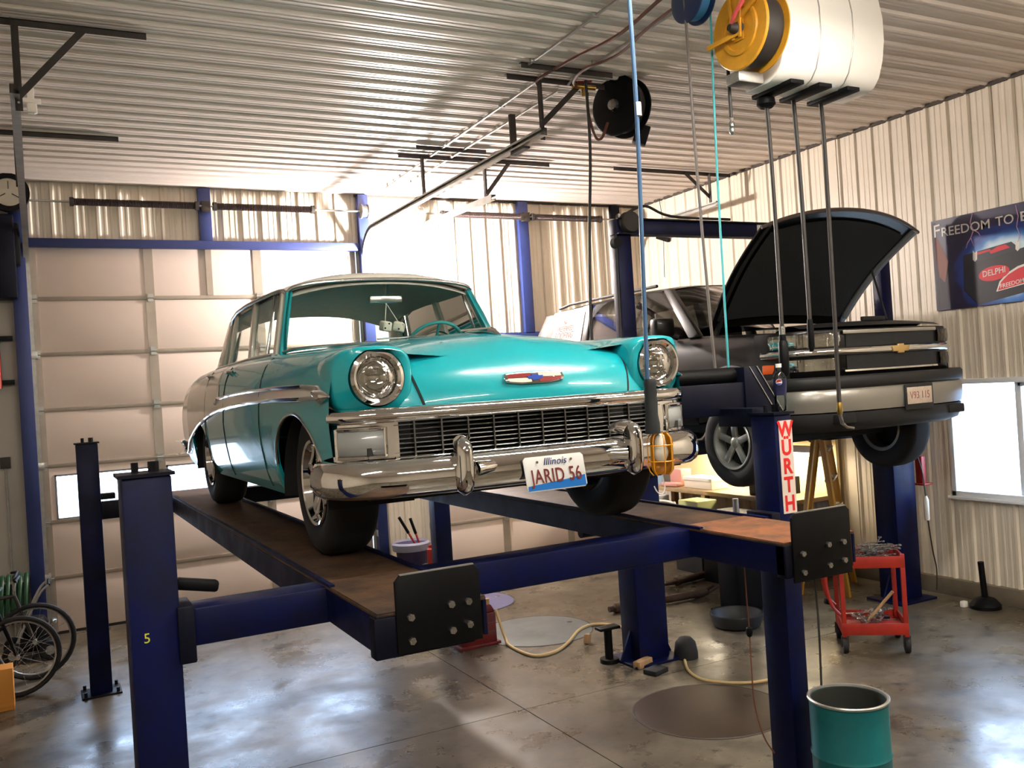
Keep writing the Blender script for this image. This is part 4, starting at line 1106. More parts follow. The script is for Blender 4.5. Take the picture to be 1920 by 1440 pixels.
text_obj('JARID 56', .088, m_plred, lp, W(px + .004, py_ - .002, pz - .014), (1, 0, 0), (-.12, 0, 1), sx=.72, space=1.06, bold=.008)
text_obj('Illinois', .046, m_plnavy, lp, W(px - .004, py_ - .002, pz + .050), (1, 0, 0), (-.12, 0, 1), shear=.3)
for sx_ in (-.085, .085): MB().cyl(W(px + sx_ - .006, py_ - .004, pz + .052), W(px + sx_ - .006, py_ + .004, pz + .052), .006, n=8).build('plate_bolt', m_steel, lp)
MB().box(CX - .10, CX + .10, CY - .058, CY - .02, CZ + .33, CZ + .37).build('plate_bracket', m_dark, lp)

# crest on the hood nose
ex, ez = -.008, .775
ey = .079
m_crimson = make_mat('crimson_enamel', rgb(128, 34, 36), .3, coat=.6); m_ivory = make_mat('ivory_enamel', rgb(214, 208, 190), .35); m_cobalt = make_mat('cobalt_enamel', rgb(24, 62, 150), .3, coat=.6)
tl_ = (0, -.25, .97)
def emb(a, b, d): return W(ex + a, ey + .10 * a * a + b * .34 - d, ez + b)
fr = [(-.155, .0), (-.145, .022), (-.08, .026), (.08, .026), (.145, .022), (.155, .0), (.145, -.018), (.07, -.028), (-.07, -.028), (-.145, -.018)]
cr_ = MB().prism(fr, emb, -.01, .014).build('hood_crest', m_chrome, car, bev=.004)
cr_['label'] = 'chrome framed red, white and blue crest'
for poly, mt in (([(-.138, .002), (-.135, .018), (-.02, .020), (-.02, .002)], m_crimson), ([(.02, .002), (.02, .020), (.135, .018), (.138, .002)], m_ivory), ([(-.136, -.001), (-.02, -.001), (-.02, -.020), (-.07, -.021), (-.132, -.014)], m_ivory), ([(.02, -.001), (.136, -.001), (.132, -.014), (.07, -.021), (.02, -.020)], m_crimson)):
    MB().prism(poly, emb, .0135, .0155).build('crest_field', mt, cr_)
MB().prism([(-.042, .008), (-.018, .008), (-.018, .014), (.018, .014), (.018, .008), (.042, .008), (.034, -.006), (.018, -.006), (.018, -.012), (-.018, -.012), (-.018, -.006), (-.034, -.006)], emb, .014, .018).build('bow_tie', m_cobalt, cr_)
# hood ornament
MB().tube([W(0, .40, .99), W(0, .46, 1.012), W(0, .60, 1.03), W(0, .80, 1.036)], [.006, .016, .014, .004], 12).build('hood_ornament', m_chrome, car)
MB().prism([(-.10, .64), (0, .50), (.10, .64), (0, .60)], lambda a, b, d: W(a, b, 1.032 + d), 0, .008).build('ornament_wings', m_chrome, bpy.data.objects['hood_ornament'])

# windscreen, roof, pillars
base = spline([(-.715, 1.86, 1.02), (-.66, 1.77, 1.035), (-.5, 1.70, 1.044), (-.25, 1.665, 1.05), (0, 1.655, 1.052), (.25, 1.665, 1.05), (.5, 1.70, 1.044), (.66, 1.77, 1.035), (.715, 1.86, 1.02)], 4)
topc = spline([(-.612, 2.03, 1.40), (-.575, 1.985, 1.428), (-.44, 1.968, 1.452), (-.22, 1.958, 1.466), (0, 1.955, 1.47), (.22, 1.958, 1.466), (.44, 1.968, 1.452), (.575, 1.985, 1.428), (.612, 2.03, 1.40)], 4)
rows = [[W(*(b_.lerp(t_, k / 6) + Vector((0, -.03 * math.sin(math.pi * k / 6), 0)))) for b_, t_ in zip(base, topc)] for k in range(7)]
MB().grid(rows).build('windscreen', m_cglass, car, smooth=60)
MB().tube([W(*p) for p in base], .010, 8).tube([W(*p) for p in topc], .012, 8).build('windscreen_trim', m_chrome2, car)
rs = [(1.955, .612, 1.402, 1.470, .075), (1.975, .625, 1.418, 1.498, .07), (2.03, .636, 1.424, 1.522, .06), (2.2, .652, 1.424, 1.545, .02), (2.5, .668, 1.422, 1.558, 0), (2.9, .678, 1.420, 1.562, 0), (3.25, .676, 1.408, 1.546, 0), (3.5, .668, 1.380, 1.515, -.02), (3.66, .65, 1.345, 1.475, -.05), (3.76, .63, 1.315, 1.435, -.08)]
def roof_rows(dz, kx=1.0):
    out = []
    for (y, xr2, ze, zc2, bow) in rs:
        out.append([W(xr2 * u * kx, y + bow * abs(u) ** 2, ze + (zc2 - ze) * (1 - abs(u) ** 2.4) + dz) for u in [-1 + k / 16 for k in range(33)]])
    return out
roof = MB().grid(roof_rows(0)).build('roof', m_cream, car, smooth=60)
MB().grid(roof_rows(-.03, .97)).build('headliner', m_liner, roof, smooth=60)
for s in (-1, 1):
    k = 0 if s < 0 else 32
    rr = roof_rows(0); ed = [r_[k] for r_ in rr]
    MB().tube([p + Vector((s * .004, 0, -.006)) for p in ed], .012, 8).build('drip_rail', m_chrome2, roof)
    # pillars: (base y0, y1) -> (top y0, y1)
    def pillar(nm, b0, b1, t0, t1, mat, xb=.742, zb=1.012, xt=.660, zt=1.412, th=.035):
        vs = [W(s * xb, b0, zb), W(s * xb, b1, zb), W(s * xt, t1, zt), W(s * xt, t0, zt), W(s * (xb - th), b0, zb), W(s * (xb - th), b1, zb), W(s * (xt - th), t1, zt), W(s * (xt - th), t0, zt)]
        MB().add(vs, [(0, 1, 2, 3), (7, 6, 5, 4), (0, 4, 5, 1), (1, 5, 6, 2), (2, 6, 7, 3), (3, 7, 4, 0)]).build(nm, mat, car, bev=.006)
    pillar('a_pillar', 1.885, 1.955, 2.055, 2.12, m_cream, xt=.636, zt=1.415)
    pillar('a_pillar_inner', 1.83, 1.89, 2.01, 2.06, m_turq, xb=.728, xt=.622, zt=1.405, th=.04)
    pillar('vent_post', 2.13, 2.16, 2.20, 2.22, m_chrome2, xt=.650, zt=1.415, th=.02)
    pillar('b_pillar', 2.60, 2.70, 2.68, 2.76, m_cream, xt=.668, zt=1.418)
    pillar('rear_door_post', 3.36, 3.41, 3.30, 3.36, m_cream, xt=.672, zt=1.40, th=.025)
    pillar('c_pillar', 3.62, 3.90, 3.56, 3.70, m_cream, xt=.655, zt=1.375)
    for (a, b, c2, d) in ((1.95, 2.60, 2.10, 2.68), (2.72, 3.36, 2.76, 3.32), (3.43, 3.62, 3.38, 3.56)):
        MB().add([W(s * .725, a, 1.01), W(s * .725, b, 1.01), W(s * .648, d, 1.41), W(s * .648, c2, 1.41)], [(0, 1, 2, 3)]).build('side_glass', m_cglass, car, smooth=0)
    # door sill mouldings and window top chrome
    MB().tube([W(s * (side_x(y, zs(y)) - .03), y, zs(y) + .014) for y in [1.86 + .1 * q for q in range(20)]], .010, 8).build('belt_moulding', m_chrome2, car)
# rear glass
bR = spline([(-.66, 3.78, 1.03), (-.5, 3.93, 1.04), (0, 4.0, 1.045), (.5, 3.93, 1.04), (.66, 3.78, 1.03)], 5)
tR = spline([(-.59, 3.66, 1.33), (-.45, 3.72, 1.385), (0, 3.755, 1.43), (.45, 3.72, 1.385), (.59, 3.66, 1.33)], 5)
MB().grid([[W(*(a.lerp(b, k / 4))) for a, b in zip(bR, tR)] for k in range(5)]).build('rear_glass', m_cglass, car, smooth=60)
MB().tube([W(*p) for p in bR], .012, 8).tube([W(*p) for p in tR], .014, 8).build('rear_glass_trim', m_chrome2, car)

# white flank panel and chrome spears on each side
def zlow(y): return interp([(.26, .742), (.6, .742), (1.2, .748), (1.8, .742), (2.3, .727), (2.7, .708), (3.0, .685), (3.3, .65), (3.6, .605), (3.85, .553), (4.1, .49), (4.3, .435), (4.45, .39), (4.6, .36), (4.9, .36)], y)
def zup(y): return interp([(.26, .748), (.36, .785), (.6, .797), (1.2, .806), (1.8, .805), (2.4, .797), (2.8, .785), (2.86, .78)], y)
for s in (-1, 1):
    yy = [.30 + .04 * k for k in range(115)]
    rows = []
    for y in yy:
        z0 = zlow(y); z1 = zup(y) if y < 2.80 else lerp(zup(2.8), zs(y) - .01, min(1, (y - 2.80) / .05))
        z1 = min(z1, zs(y) - .004)
        rows.append([W(s * (side_x(y, lerp(z0, z1, q / 8)) + .003), y, lerp(z0, z1, q / 8)) for q in range(9)])
    fp = MB().grid(rows).build('flank_panel', m_cream, car, smooth=50)
    up = [W(s * (side_x(y, zup(y)) + .006), y, zup(y)) for y in [.262] + [.27 + .03 * q for q in range(85)]] + [W(s * (side_x(2.87, .75) + .006), 2.87, .752)]
    MB().tube(up, .011, 8).build('upper_spear', m_chrome, fp)
    MB().tube([W(s * (side_x(y, zlow(y)) + .006), y, zlow(y)) for y in [.262 + .04 * q for q in range(112)]], .011, 8).build('lower_spear', m_chrome, fp)
    MB().tube([W(s * (side_x(.25, .746) + .004), .20, .745), W(s * (side_x(.30, .746) + .008), .28, .746), W(s * (side_x(.45, .76) + .008), .42, .768)], [.004, .03, .012], 10).build('spear_tip', m_chrome, fp)
    # door shut lines and handles
    for yd in (1.52, 2.60, 3.34):
        MB().tube([W(s * (side_x(yd, z) + .0008), yd, z) for z in [.28 + .05 * q for q in range(15)]], .0035, 6).build('door_gap', m_dark, body)
    for yd in (2.50, 3.26):
        h_ = MB().tube([W(s * (side_x(yd, .94) + .004), yd - .06, .945), W(s * (side_x(yd, .94) + .03), yd - .04, .948), W(s * (side_x(yd, .94) + .03), yd + .06, .948), W(s * (side_x(yd, .94) + .004), yd + .075, .945)], .011, 8).build('door_handle', m_chrome, car)
    # wheel arch mouldings
    MB().tube([W(s * (side_x(y, arch_z(y)) - .002), y, arch_z(y)) for y in [.38 + .02 * q for q in range(43)]], .008, 8).build('arch_moulding', m_chrome2, body)
    # wheel housings
    for c_ in (FAX + .04, RAX + .02):
        mb = MB(); rr_ = .40
        rows = [[W(s * x, c_ + rr_ * math.cos(R(180 * q / 14)), .25 + .42 * math.sin(R(180 * q / 14))) for q in range(15)] for x in (.50, .90)]
        mb.grid(rows); k = len(mb.v)
        mb.add([rows[0][q] for q in range(15)], [tuple(range(15))])
        mb.build('wheel_housing', m_dark, body, smooth=40)
# underbody
MB().box(CX - .62, CX + .62, CY + .35, CY + 4.6, CZ + .26, CZ + .42).build('floor_pan', m_dark, car)
MB().box(CX - .86, CX + .86, CY + 1.25, CY + 3.2, CZ + .25, CZ + .30).build('rocker_pan', m_dark, car)
MB().cyl(W(-.66, FAX, .33), W(.66, FAX, .33), .04, n=10).cyl(W(-.66, RAX, .33), W(.66, RAX, .33), .05, n=10).build('axle', m_dark, car)
MB().box(CX - .80, CX + .80, CY + .10, CY + .34, CZ + .30, CZ + .52).build('front_valance', m_dark, car)

# wheels
def wheel(x, y, s, r=.345, w_=.22, rim=.20, nm='wheel', parent=car, mt=m_chrome, spokes=5, org=None):
    o = org or W(x, y, r)
    t = MB().lathe([(rim, -w_ / 2 + .01), (rim + .03, -w_ / 2), (r - .07, -w_ / 2 - .008), (r - .025, -w_ / 2 + .006), (r - .004, -w_ / 2 + .03), (r, -w_ / 4), (r, w_ / 4), (r - .004, w_ / 2 - .03), (r - .025, w_ / 2 - .006), (r - .07, w_ / 2 + .008), (rim + .03, w_ / 2), (rim, w_ / 2 - .01)], o, (s, 0, 0), 48, closed=True).build('tyre', m_rubber, parent, smooth=50)
    f = w_ / 2
    MB().lathe([(rim + .006, f - .004), (rim + .002, f + .004), (rim - .012, f), (rim - .02, f - .03), (rim - .03, f - .06), (rim - .03, -f + .02), (rim + .004, -f + .01)], o, (s, 0, 0), 40, caps=False).build('rim_barrel', mt, t, fix=True)
    MB().lathe([(.0, f - .015), (.03, f - .018), (.045, f - .03), (.06, f - .045), (.062, f - .08)], o, (s, 0, 0), 24).build('hub', mt, t)
    for k in range(spokes):
        a = 2 * math.pi * (k + .25) / spokes; p = Vector((0, math.cos(a), math.sin(a)))
        q0 = Vector(o) + p * .045 + Vector((s * (f - .045), 0, 0)); q1 = Vector(o) + p * (rim - .022) + Vector((s * (f - .035), 0, 0))
        MB().bar(q0, q1, .055, .03, up=(s, 0, 0)).build('spoke', mt, t, bev=.008)
    MB().lathe([(.0, f - .1), (rim - .03, f - .1), (rim - .03, f - .105)], o, (s, 0, 0), 28).build('brake_drum', m_dark, t)
    return t
for s in (-1, 1):
    wheel(s * .755, FAX, s); wheel(s * .755, RAX, s)

# interior
m_seat = make_mat('turquoise_vinyl', rgb(70, 150, 150), .55); m_dash = make_mat('dash_paint', rgb(60, 150, 150), .4)
MB().box(CX - .62, CX + .62, CY + 2.62, CY + 2.80, CZ + .5, CZ + 1.06).build('front_seat', m_seat, car, bev=.04)
MB().box(CX - .62, CX + .62, CY + 3.48, CY + 3.66, CZ + .5, CZ + 1.04).build('rear_seat', m_seat, car, bev=.04)
MB().box(CX - .64, CX + .64, CY + 3.64, CY + 3.95, CZ + .95, CZ + 1.0).build('parcel_shelf', m_liner, car)
MB().box(CX - .68, CX + .68, CY + 1.88, CY + 2.02, CZ + .80, CZ + 1.025).build('dashboard', m_dash, car, bev=.03)
sc_, sa = W(.385, 2.16, 1.035), Vector((0, .78, .62)).normalized()
u_ = Vector((1, 0, 0)); v_ = sa.cross(u_).normalized()
if v_.z < 0: v_ = -v_
sw_ = MB().tube([sc_ + u_ * (.205 * math.cos(R(10 * q))) + v_ * (.205 * math.sin(R(10 * q))) for q in range(36)], .012, 8, closed=True).build('steering_wheel', m_dash, car)
for a in (R(205), R(335), R(90)): MB().tube([sc_, sc_ + u_ * (.2 * math.cos(a)) + v_ * (.2 * math.sin(a))], .010, 8).build('wheel_spoke', m_dash, sw_)
MB().tube([sc_ + u_ * (.13 * math.cos(R(15 * q))) + v_ * (.13 * math.sin(R(15 * q))) for q in range(24)], .005, 6, closed=True).build('horn_ring', m_chrome, sw_)
MB().cyl(sc_ - sa * .02, sc_ - sa * .35, .03, n=12).build('column', m_dash, sw_)
mr_ = MB().box(CX - .09, CX + .13, CY + 2.02, CY + 2.05, CZ + 1.325, CZ + 1.375).build('rear_view_mirror', m_chrome2, car, bev=.01)
MB().cyl(W(.02, 2.03, 1.37), W(.02, 1.99, 1.45), .006, n=6).build('mirror_stem', m_chrome2, mr_)
for s in (-1, 1): MB().tube([W(.2 * s, 1.61, 1.07), W(.2 * s + .12, 1.62, 1.075), W(.2 * s + .34, 1.68, 1.085)], .006, 6).build('wiper', m_chrome2, car)

# fuzzy dice hanging from the mirror
m_fuzz = make_mat('white_plush', rgb(220, 216, 200), .95, bump=.8, bscale=140)
for (dx, dz, rz_, lbl) in ((-.005, 1.175, .3, 'left white fuzzy die hanging behind the windscreen'), (.085, 1.168, .9, 'right white fuzzy die hanging behind the windscreen')):
    o = thing('fuzzy_die', lbl, 'dice', W(dx, 2.0, dz - .03), 'pair of fuzzy dice')
    MB().obox(W(dx, 2.0, dz), (.066, .066, .066), (.2, .1, rz_)).build('cube', m_fuzz, o, bev=.014, seg=3)
    MB().cyl(W(dx, 2.0, dz + .03), W(.02, 2.03, 1.325), .0025, n=5).build('string', m_white, o)
    for a in (-.014, .014): MB().sphere(W(dx + a, 1.965, dz + a), .006, 8).build('pip', m_dark, o)

# ================================================================== BLACK SUV ON THE TWO POST LIFT
SX, SY, SZ = 6.0, 4.95, 1.60
m_bpaint = make_mat('black_car_paint', rgb(10, 9, 9), 0.34, coat=0.12, spec=0.3)
m_tint = glass_mat('tinted_glass', (0.24, 0.24, 0.23, 1), 0.12)
m_tintw = glass_mat('dark_windscreen_glass', (0.08, 0.09, 0.08, 1), 0.1)
m_silver = make_mat('silver_bumper', rgb(150, 146, 138), 0.3, 0.6)
m_alloy = make_mat('satin_alloy', rgb(170, 172, 166), 0.32, 0.7)
m_blkpl = make_mat('black_plastic', rgb(26, 26, 27), 0.55)
m_gold = make_mat('gold_badge', rgb(206, 172, 112), 0.35, 0.6)
suv = thing('suv', 'black SUV with its hood open, raised on the two post lift', 'car', (SX, SY + 2.3, SZ))
def V(x, y, z): return Vector((SX + x, SY + y, SZ + z))
SS = [(.30, .88), (.40, .925), (.55, .95), (.75, .955), (.90, .945), (1.0, .925), (1.06, .895), (1.10, .85)]
def vzs(y): return interp([(.2, 1.02), (.5, 1.055), (1.3, 1.095), (1.8, 1.11), (4.4, 1.11), (4.62, 1.08)], y)
def vtap(y): return interp([(.1, .95), (.35, .985), (.6, 1), (4.2, 1), (4.6, .95)], y)
def vside(y, z):
    zt = vzs(y); zz = z if z < .6 else .6 + (z - .6) * (.5 / (zt - .6)); return interp(SS, zz) * vtap(y)
def varch(y):
    z = .34
    for c_ in (.88, 3.52):
        d = (y - c_) / .50
        if abs(d) < 1: z = max(z, .36 + .46 * math.sqrt(1 - d * d))
    return z
rows = []
for y in [.30 + .05 * k for k in range(87)]:
    zb, zt = varch(y), vzs(y)
    half = [(vside(y, zb) - .12, zb + .01), (vside(y, zb) - .01, zb)] + [(vside(y, lerp(zb, zt, k / 14)), lerp(zb, zt, k / 14)) for k in range(15)]
    xt = vside(y, zt)
    if y < 1.32: half += [(xt - .06, zt + .01), (xt - .12, zt - .0), (xt - .16, .86), (.3, .84), (0, .84)]
    else: half += [(xt - .02, zt + .01), (xt - .05, zt + .01), (.74, .7), (.3, .66), (0, .66)]
    rows.append([V(-x, y, z) for x, z in half] + [V(x, y, z) for x, z in reversed(half[:-1])])
mb = MB().grid(rows); n = len(rows[0]); mb.f.append(tuple(range(len(mb.v) - n, len(mb.v)))); mb.f.append(tuple(range(n)))
sbody = mb.build('body', m_bpaint, suv, smooth=45)
def vsweep(path, prof, close=False):
    P = [Vector(p) for p in path]; rows = []
    for i, p in enumerate(P):
        d = (P[min(i + 1, len(P) - 1)] - P[max(i - 1, 0)]).normalized(); q = Vector((d.y, -d.x))
        rows.append([V(p.x + q.x * o, p.y + q.y * o, z) for o, z in prof])
    return MB().grid(rows, close)
vf = plan([(0, .06), (.3, .075), (.55, .11), (.75, .18), (.87, .28), (.93, .42), (.945, .6)])
def vsub(x0, x1): return [p for p in vf if x0 <= p[0] <= x1]
# facade
vsweep(vf, [(-.06, 1.06), (-.01, 1.055), (.0, 1.03), (.0, .70), (-.04, .66)]).build('front_panel', m_bpaint, suv, smooth=50)
vsweep(vsub(-.53, .53), [(.0, 1.045), (.018, 1.045), (.022, 1.03), (.018, 1.018), (.0, 1.018)]).build('grille_top_bar', m_chrome2, suv, smooth=50)
gbar = vsweep(vf[4:-4], [(.0, .915), (.024, .91), (.034, .885), (.024, .862), (.0, .855)]).build('grille_centre_bar', m_chrome, suv, smooth=60)
vsweep(vsub(-.55, .55), [(.0, .745), (.018, .742), (.02, .728), (.0, .722)]).build('grille_bottom_bar', m_chrome, suv, smooth=50)
m_mesh = make_mat('black_grille_mesh', rgb(14, 16, 18), .5, bump=1.0, bscale=260)
vsweep(vsub(-.52, .52), [(.006, 1.018), (.006, .92)]).build('grille_insert', m_mesh, suv)
vsweep(vsub(-.50, .50), [(.006, .855), (.006, .745)]).build('grille_insert', m_mesh, suv)
# badge
bt_ = [(-.10, .022), (-.035, .022), (-.035, .036), (.035, .036), (.035, .022), (.10, .022), (.085, -.022), (.035, -.022), (.035, -.036), (-.035, -.036), (-.035, -.022), (-.085, -.022)]
MB().prism(bt_, lambda a, b, d: V(.03 + a, .035 - d, .885 + b), 0, .014).build('gold_bow_tie', m_gold, gbar, bev=.003)
# lamps
for s in (-1, 1):
    arc = [p for p in vf if .535 <= abs(p[0]) <= .935 and p[0] * s > 0]
    hl = vsweep(arc, [(.002, 1.036), (.016, 1.03), (.022, .98), (.016, .928), (.002, .922)]).build('headlight', m_glasslens, suv, smooth=50)
    vsweep(arc, [(-.0, 1.03), (.004, .98), (.0, .93)]).build('reflector', m_chrome, hl, smooth=50)
    arc = [p for p in vf if .555 <= abs(p[0]) <= .90 and p[0] * s > 0]
    tl2 = vsweep(arc, [(.002, .842), (.014, .838), (.018, .79), (.014, .746), (.002, .742)]).build('turn_lamp', m_glasslens, suv, smooth=50)
    vsweep(arc, [(.0, .84), (.003, .79), (.0, .745)]).build('reflector', m_chrome, tl2, smooth=50)
    sd = [p for p in vf if .905 <= abs(p[0]) and p[0] * s > 0 and p[1] < .52]
    vsweep(sd, [(.002, .815), (.012, .81), (.014, .775), (.012, .745), (.002, .74)]).build('amber_marker', m_orange, suv, smooth=50)
# bumper
vb = plan([(0, -.03), (.35, -.015), (.65, .04), (.84, .13), (.95, .27), (.985, .45), (.985, .58)])
bmp = vsweep(vb, [(-.05, .60), (.0, .605), (.018, .58), (.02, .50), (.006, .43), (-.05, .42)]).build('bumper', m_silver, suv, smooth=50)
vsweep(vb, [(-.05, .70), (.012, .70), (.026, .685), (.026, .625), (.01, .605), (-.05, .60)]).build('bumper_pad', m_blkpl, suv, smooth=50)
vsweep(vb, [(-.05, .425), (.0, .42), (.0, .36), (-.03, .30), (-.10, .275)]).build('air_dam', m_blkpl, suv, smooth=50)
for s in (-1, 1): MB().box(SX + s * .62 - .09, SX + s * .62 + .09, SY + .0, SY + .08, SZ + .34, SZ + .41).build('tow_opening', m_dark, bmp, bev=.01)
sp = MB().box(SX - .06, SX + .26, SY - .062, SY - .05, SZ + .40, SZ + .60).build('plate_frame', m_blkpl, bmp, bev=.006)
plt = box_obj('licence_plate', make_mat('faded_plate', rgb(196, 178, 160), .6, var=.2, vscale=30), sp, SX - .04, SX + .24, SY - .066, SY - .061, SZ + .445, SZ + .575, .002)
plt['label'] = 'faded pale plate with worn red digits'
text_obj('V93 115', .082, make_mat('worn_red_digits', rgb(150, 96, 88), .6), plt, (SX + .10, SY - .067, SZ + .51), (1, 0, 0), (0, 0, 1), sx=.82)
# radiator cover panel and engine bay
rows = [[V(u_ * .80, .16 + .10 * u_ * u_ + q * .34, 1.05 + .075 * math.sin(math.pi * min(1, .15 + q)) * (1 - .25 * u_ * u_)) for u_ in [-1 + k / 10 for k in range(21)]] for q in (0, .15, .35, .6, .85, 1.0)]
MB().grid(rows).build('radiator_cover', m_blkpl, suv, smooth=50)
MB().box(SX - .1, SX + .16, SY + .26, SY + .29, SZ + 1.125, SZ + 1.16).build('hood_latch', m_dark, suv, bev=.006)
for (x, y, w_, d_, h_) in ((-.45, .75, .3, .35, .22), (.2, .8, .55, .5, .24), (.6, 1.1, .25, .25, .2), (-.55, 1.15, .3, .2, .2)):
    MB().box(SX + x - w_ / 2, SX + x + w_ / 2, SY + y - d_ / 2, SY + y + d_ / 2, SZ + .84, SZ + .84 + h_).build('engine_part', m_dark, suv, bev=.03)
# open hood
rows = []
NV = 12
for j in range(NV + 1):
    v = j / NV; row = []
    for k in range(29):
        u_ = -1 + k / 14; t = abs(u_)
        bx_, by_, bz_ = .80 * u_, 1.34 - .03 * t * t, 1.17 + .03 * (1 - t * t)
        tx_, ty_, tz_ = .90 * u_, .40 + .10 * t * t, 1.90 + .15 * (1 - t ** 2.2)
        bulge = .10 * math.sin(math.pi * v) * (1 - .3 * t)
        row.append(V(lerp(bx_, tx_, v), lerp(by_, ty_, v) + bulge * .6, lerp(bz_, tz_, v) + bulge * .55))
    rows.append(row)
hd = MB().grid(rows).build('hood', m_bpaint, suv, smooth=50, solid=.012)
def off(p, a=-.03): return p + Vector((0, a * .75, a * .6))
inner = [[off(rows[j][k], -.035) for k in range(2, 27)] for j in range(1, NV)]
MB().grid(inner).build('hood_liner', make_mat('black_hood_liner', rgb(12, 12, 12), .95, bump=.5, bscale=30), hd, smooth=50)
m_frame = make_mat('dusty_hood_frame', rgb(92, 94, 96), .5)
MB().tube([off(rows[j][27], -.028) for j in range(1, NV + 1)], .032, 8).build('hood_frame', m_frame, hd)
MB().tube([off(rows[j][1], -.028) for j in range(1, NV + 1)], .016, 8).build('hood_frame', m_blkpl, hd)
MB().tube([rows[NV][k] + Vector((0, -.012, -.004)) for k in range(29)], .016, 8).build('hood_lip', make_mat('brown_edge', rgb(60, 48, 42), .4), hd)
for s in (-1, 1): MB().bar(V(s * .72, 1.36, 1.05), V(s * .72, 1.22, 1.27), .03, .04).build('hood_hinge', m_blkpl, hd)
MB().cyl(V(.60, .75, 1.60), V(.22, .30, 1.13), .009, n=8).build('prop_rod', m_dark, suv)
# greenhouse
rs2 = [(1.92, .70, 1.585, 1.625, .07), (2.1, .715, 1.60, 1.648, .03), (2.6, .73, 1.61, 1.665, 0), (3.4, .73, 1.60, 1.66, 0), (4.0, .715, 1.58, 1.635, 0), (4.32, .69, 1.55, 1.60, -.03)]
def vroof(dz=0): return [[V(x * u_, y + b_ * u_ * u_, ze + (zc_ - ze) * (1 - abs(u_) ** 3) + dz) for u_ in [-1 + k / 12 for k in range(25)]] for (y, x, ze, zc_, b_) in rs2]
vr = MB().grid(vroof()).build('roof', m_bpaint, suv, smooth=50, solid=.02)
for s in (-1, 1):
    def vp(nm, b0, b1, t0, t1, xb=.865, zb=1.105, xt=.715, zt=1.60, th=.05, mat=m_bpaint):
        vs = [V(s * xb, b0, zb), V(s * xb, b1, zb), V(s * xt, t1, zt), V(s * xt, t0, zt), V(s * (xb - th), b0, zb), V(s * (xb - th), b1, zb), V(s * (xt - th), t1, zt), V(s * (xt - th), t0, zt)]
        return MB().add(vs, [(0, 1, 2, 3), (7, 6, 5, 4), (0, 4, 5, 1), (1, 5, 6, 2), (2, 6, 7, 3), (3, 7, 4, 0)]).build(nm, mat, suv, bev=.008)
    vp('a_pillar', 1.36, 1.52, 1.94, 2.06, xt=.70, zt=1.595)
    vp('b_pillar', 2.50, 2.62, 2.58, 2.70, xt=.735, zt=1.61)
    vp('c_pillar', 3.24, 3.36, 3.26, 3.36, xt=.735, zt=1.60)
    vp('d_pillar', 4.32, 4.50, 4.10, 4.30, xt=.70, zt=1.57)
    for (a, b, c_, d) in ((1.52, 2.50, 2.06, 2.58), (2.62, 3.24, 2.70, 3.26)):
        MB().add([V(s * .85, a, 1.105), V(s * .85, b, 1.105), V(s * .72, d, 1.60), V(s * .72, c_, 1.60)], [(0, 1, 2, 3)]).build('side_glass', m_tint, suv, smooth=0)
    MB().add([V(s * .85, 3.36, 1.105), V(s * .85, 4.32, 1.105), V(s * .71, 4.10, 1.575), V(s * .725, 3.36, 1.60)], [(0, 1, 2, 3)]).build('quarter_glass', m_tint, suv, smooth=0)
    MB().tube([V(s * .66, y, 1.652 if y < 3.9 else 1.625) for y in (2.2, 2.3, 3.0, 3.8, 4.05)], .016, 8).build('roof_rail', m_blkpl, vr)
    mi = MB().box(SX + s * 1.02 - .10, SX + s * 1.02 + .10, SY + 1.62, SY + 1.74, SZ + 1.13, SZ + 1.30).build('door_mirror', m_bpaint, suv, bev=.03)
    MB().cyl(V(s * .86, 1.68, 1.12), V(s * .98, 1.68, 1.16), .025, n=10).build('mirror_arm', m_blkpl, mi)
    MB().tube([V(s * (vside(y, varch(y)) + .004), y, varch(y)) for y in [.39 + .025 * q for q in range(40)]], .022, 8).build('arch_flare', m_blkpl, sbody)
    wheel(0, 0, s, r=.365, w_=.25, rim=.215, parent=suv, mt=m_alloy, org=V(s * .86, .90, .20))
    wheel(0, 0, s, r=.365, w_=.25, rim=.215, parent=suv, mt=m_alloy, org=V(s * .86, 3.52, .22))
    rr_ = [[V(s * x, .88 + .48 * math.cos(R(180 * q / 14)), .36 + .44 * math.sin(R(180 * q / 14))) for q in range(15)] for x in (.40, .93)]
    MB().grid(rr_).build('wheel_housing', m_dark, sbody, smooth=40)
# windscreen and rear glass
wb = spline([(-.80, 1.42, 1.10), (-.5, 1.33, 1.13), (0, 1.30, 1.14), (.5, 1.33, 1.13), (.80, 1.42, 1.10)], 4)
wt = spline([(-.665, 1.99, 1.585), (-.4, 1.94, 1.61), (0, 1.92, 1.62), (.4, 1.94, 1.61), (.665, 1.99, 1.585)], 4)
MB().grid([[V(*a.lerp(b, k / 4)) for a, b in zip(wb, wt)] for k in range(5)]).build('windscreen', m_tintw, suv, smooth=60)
MB().add([V(-.8, 4.55, 1.1), V(.8, 4.55, 1.1), V(.66, 4.3, 1.55), V(-.66, 4.3, 1.55)], [(0, 1, 2, 3)]).build('rear_glass', m_tint, suv)
MB().box(SX - .7, SX + .7, SY + 2.55, SY + 2.7, SZ + .7, SZ + 1.28).build('front_seat', m_blkpl, suv, bev=.05)
MB().box(SX - .75, SX + .75, SY + .5, SY + 4.4, SZ + .26, SZ + .45).build('underbody', m_dark, suv)
for y in (.9, 3.52): MB().cyl(V(-.75, y, .2), V(.75, y, .2), .05, n=10).build('axle', m_dark, suv)
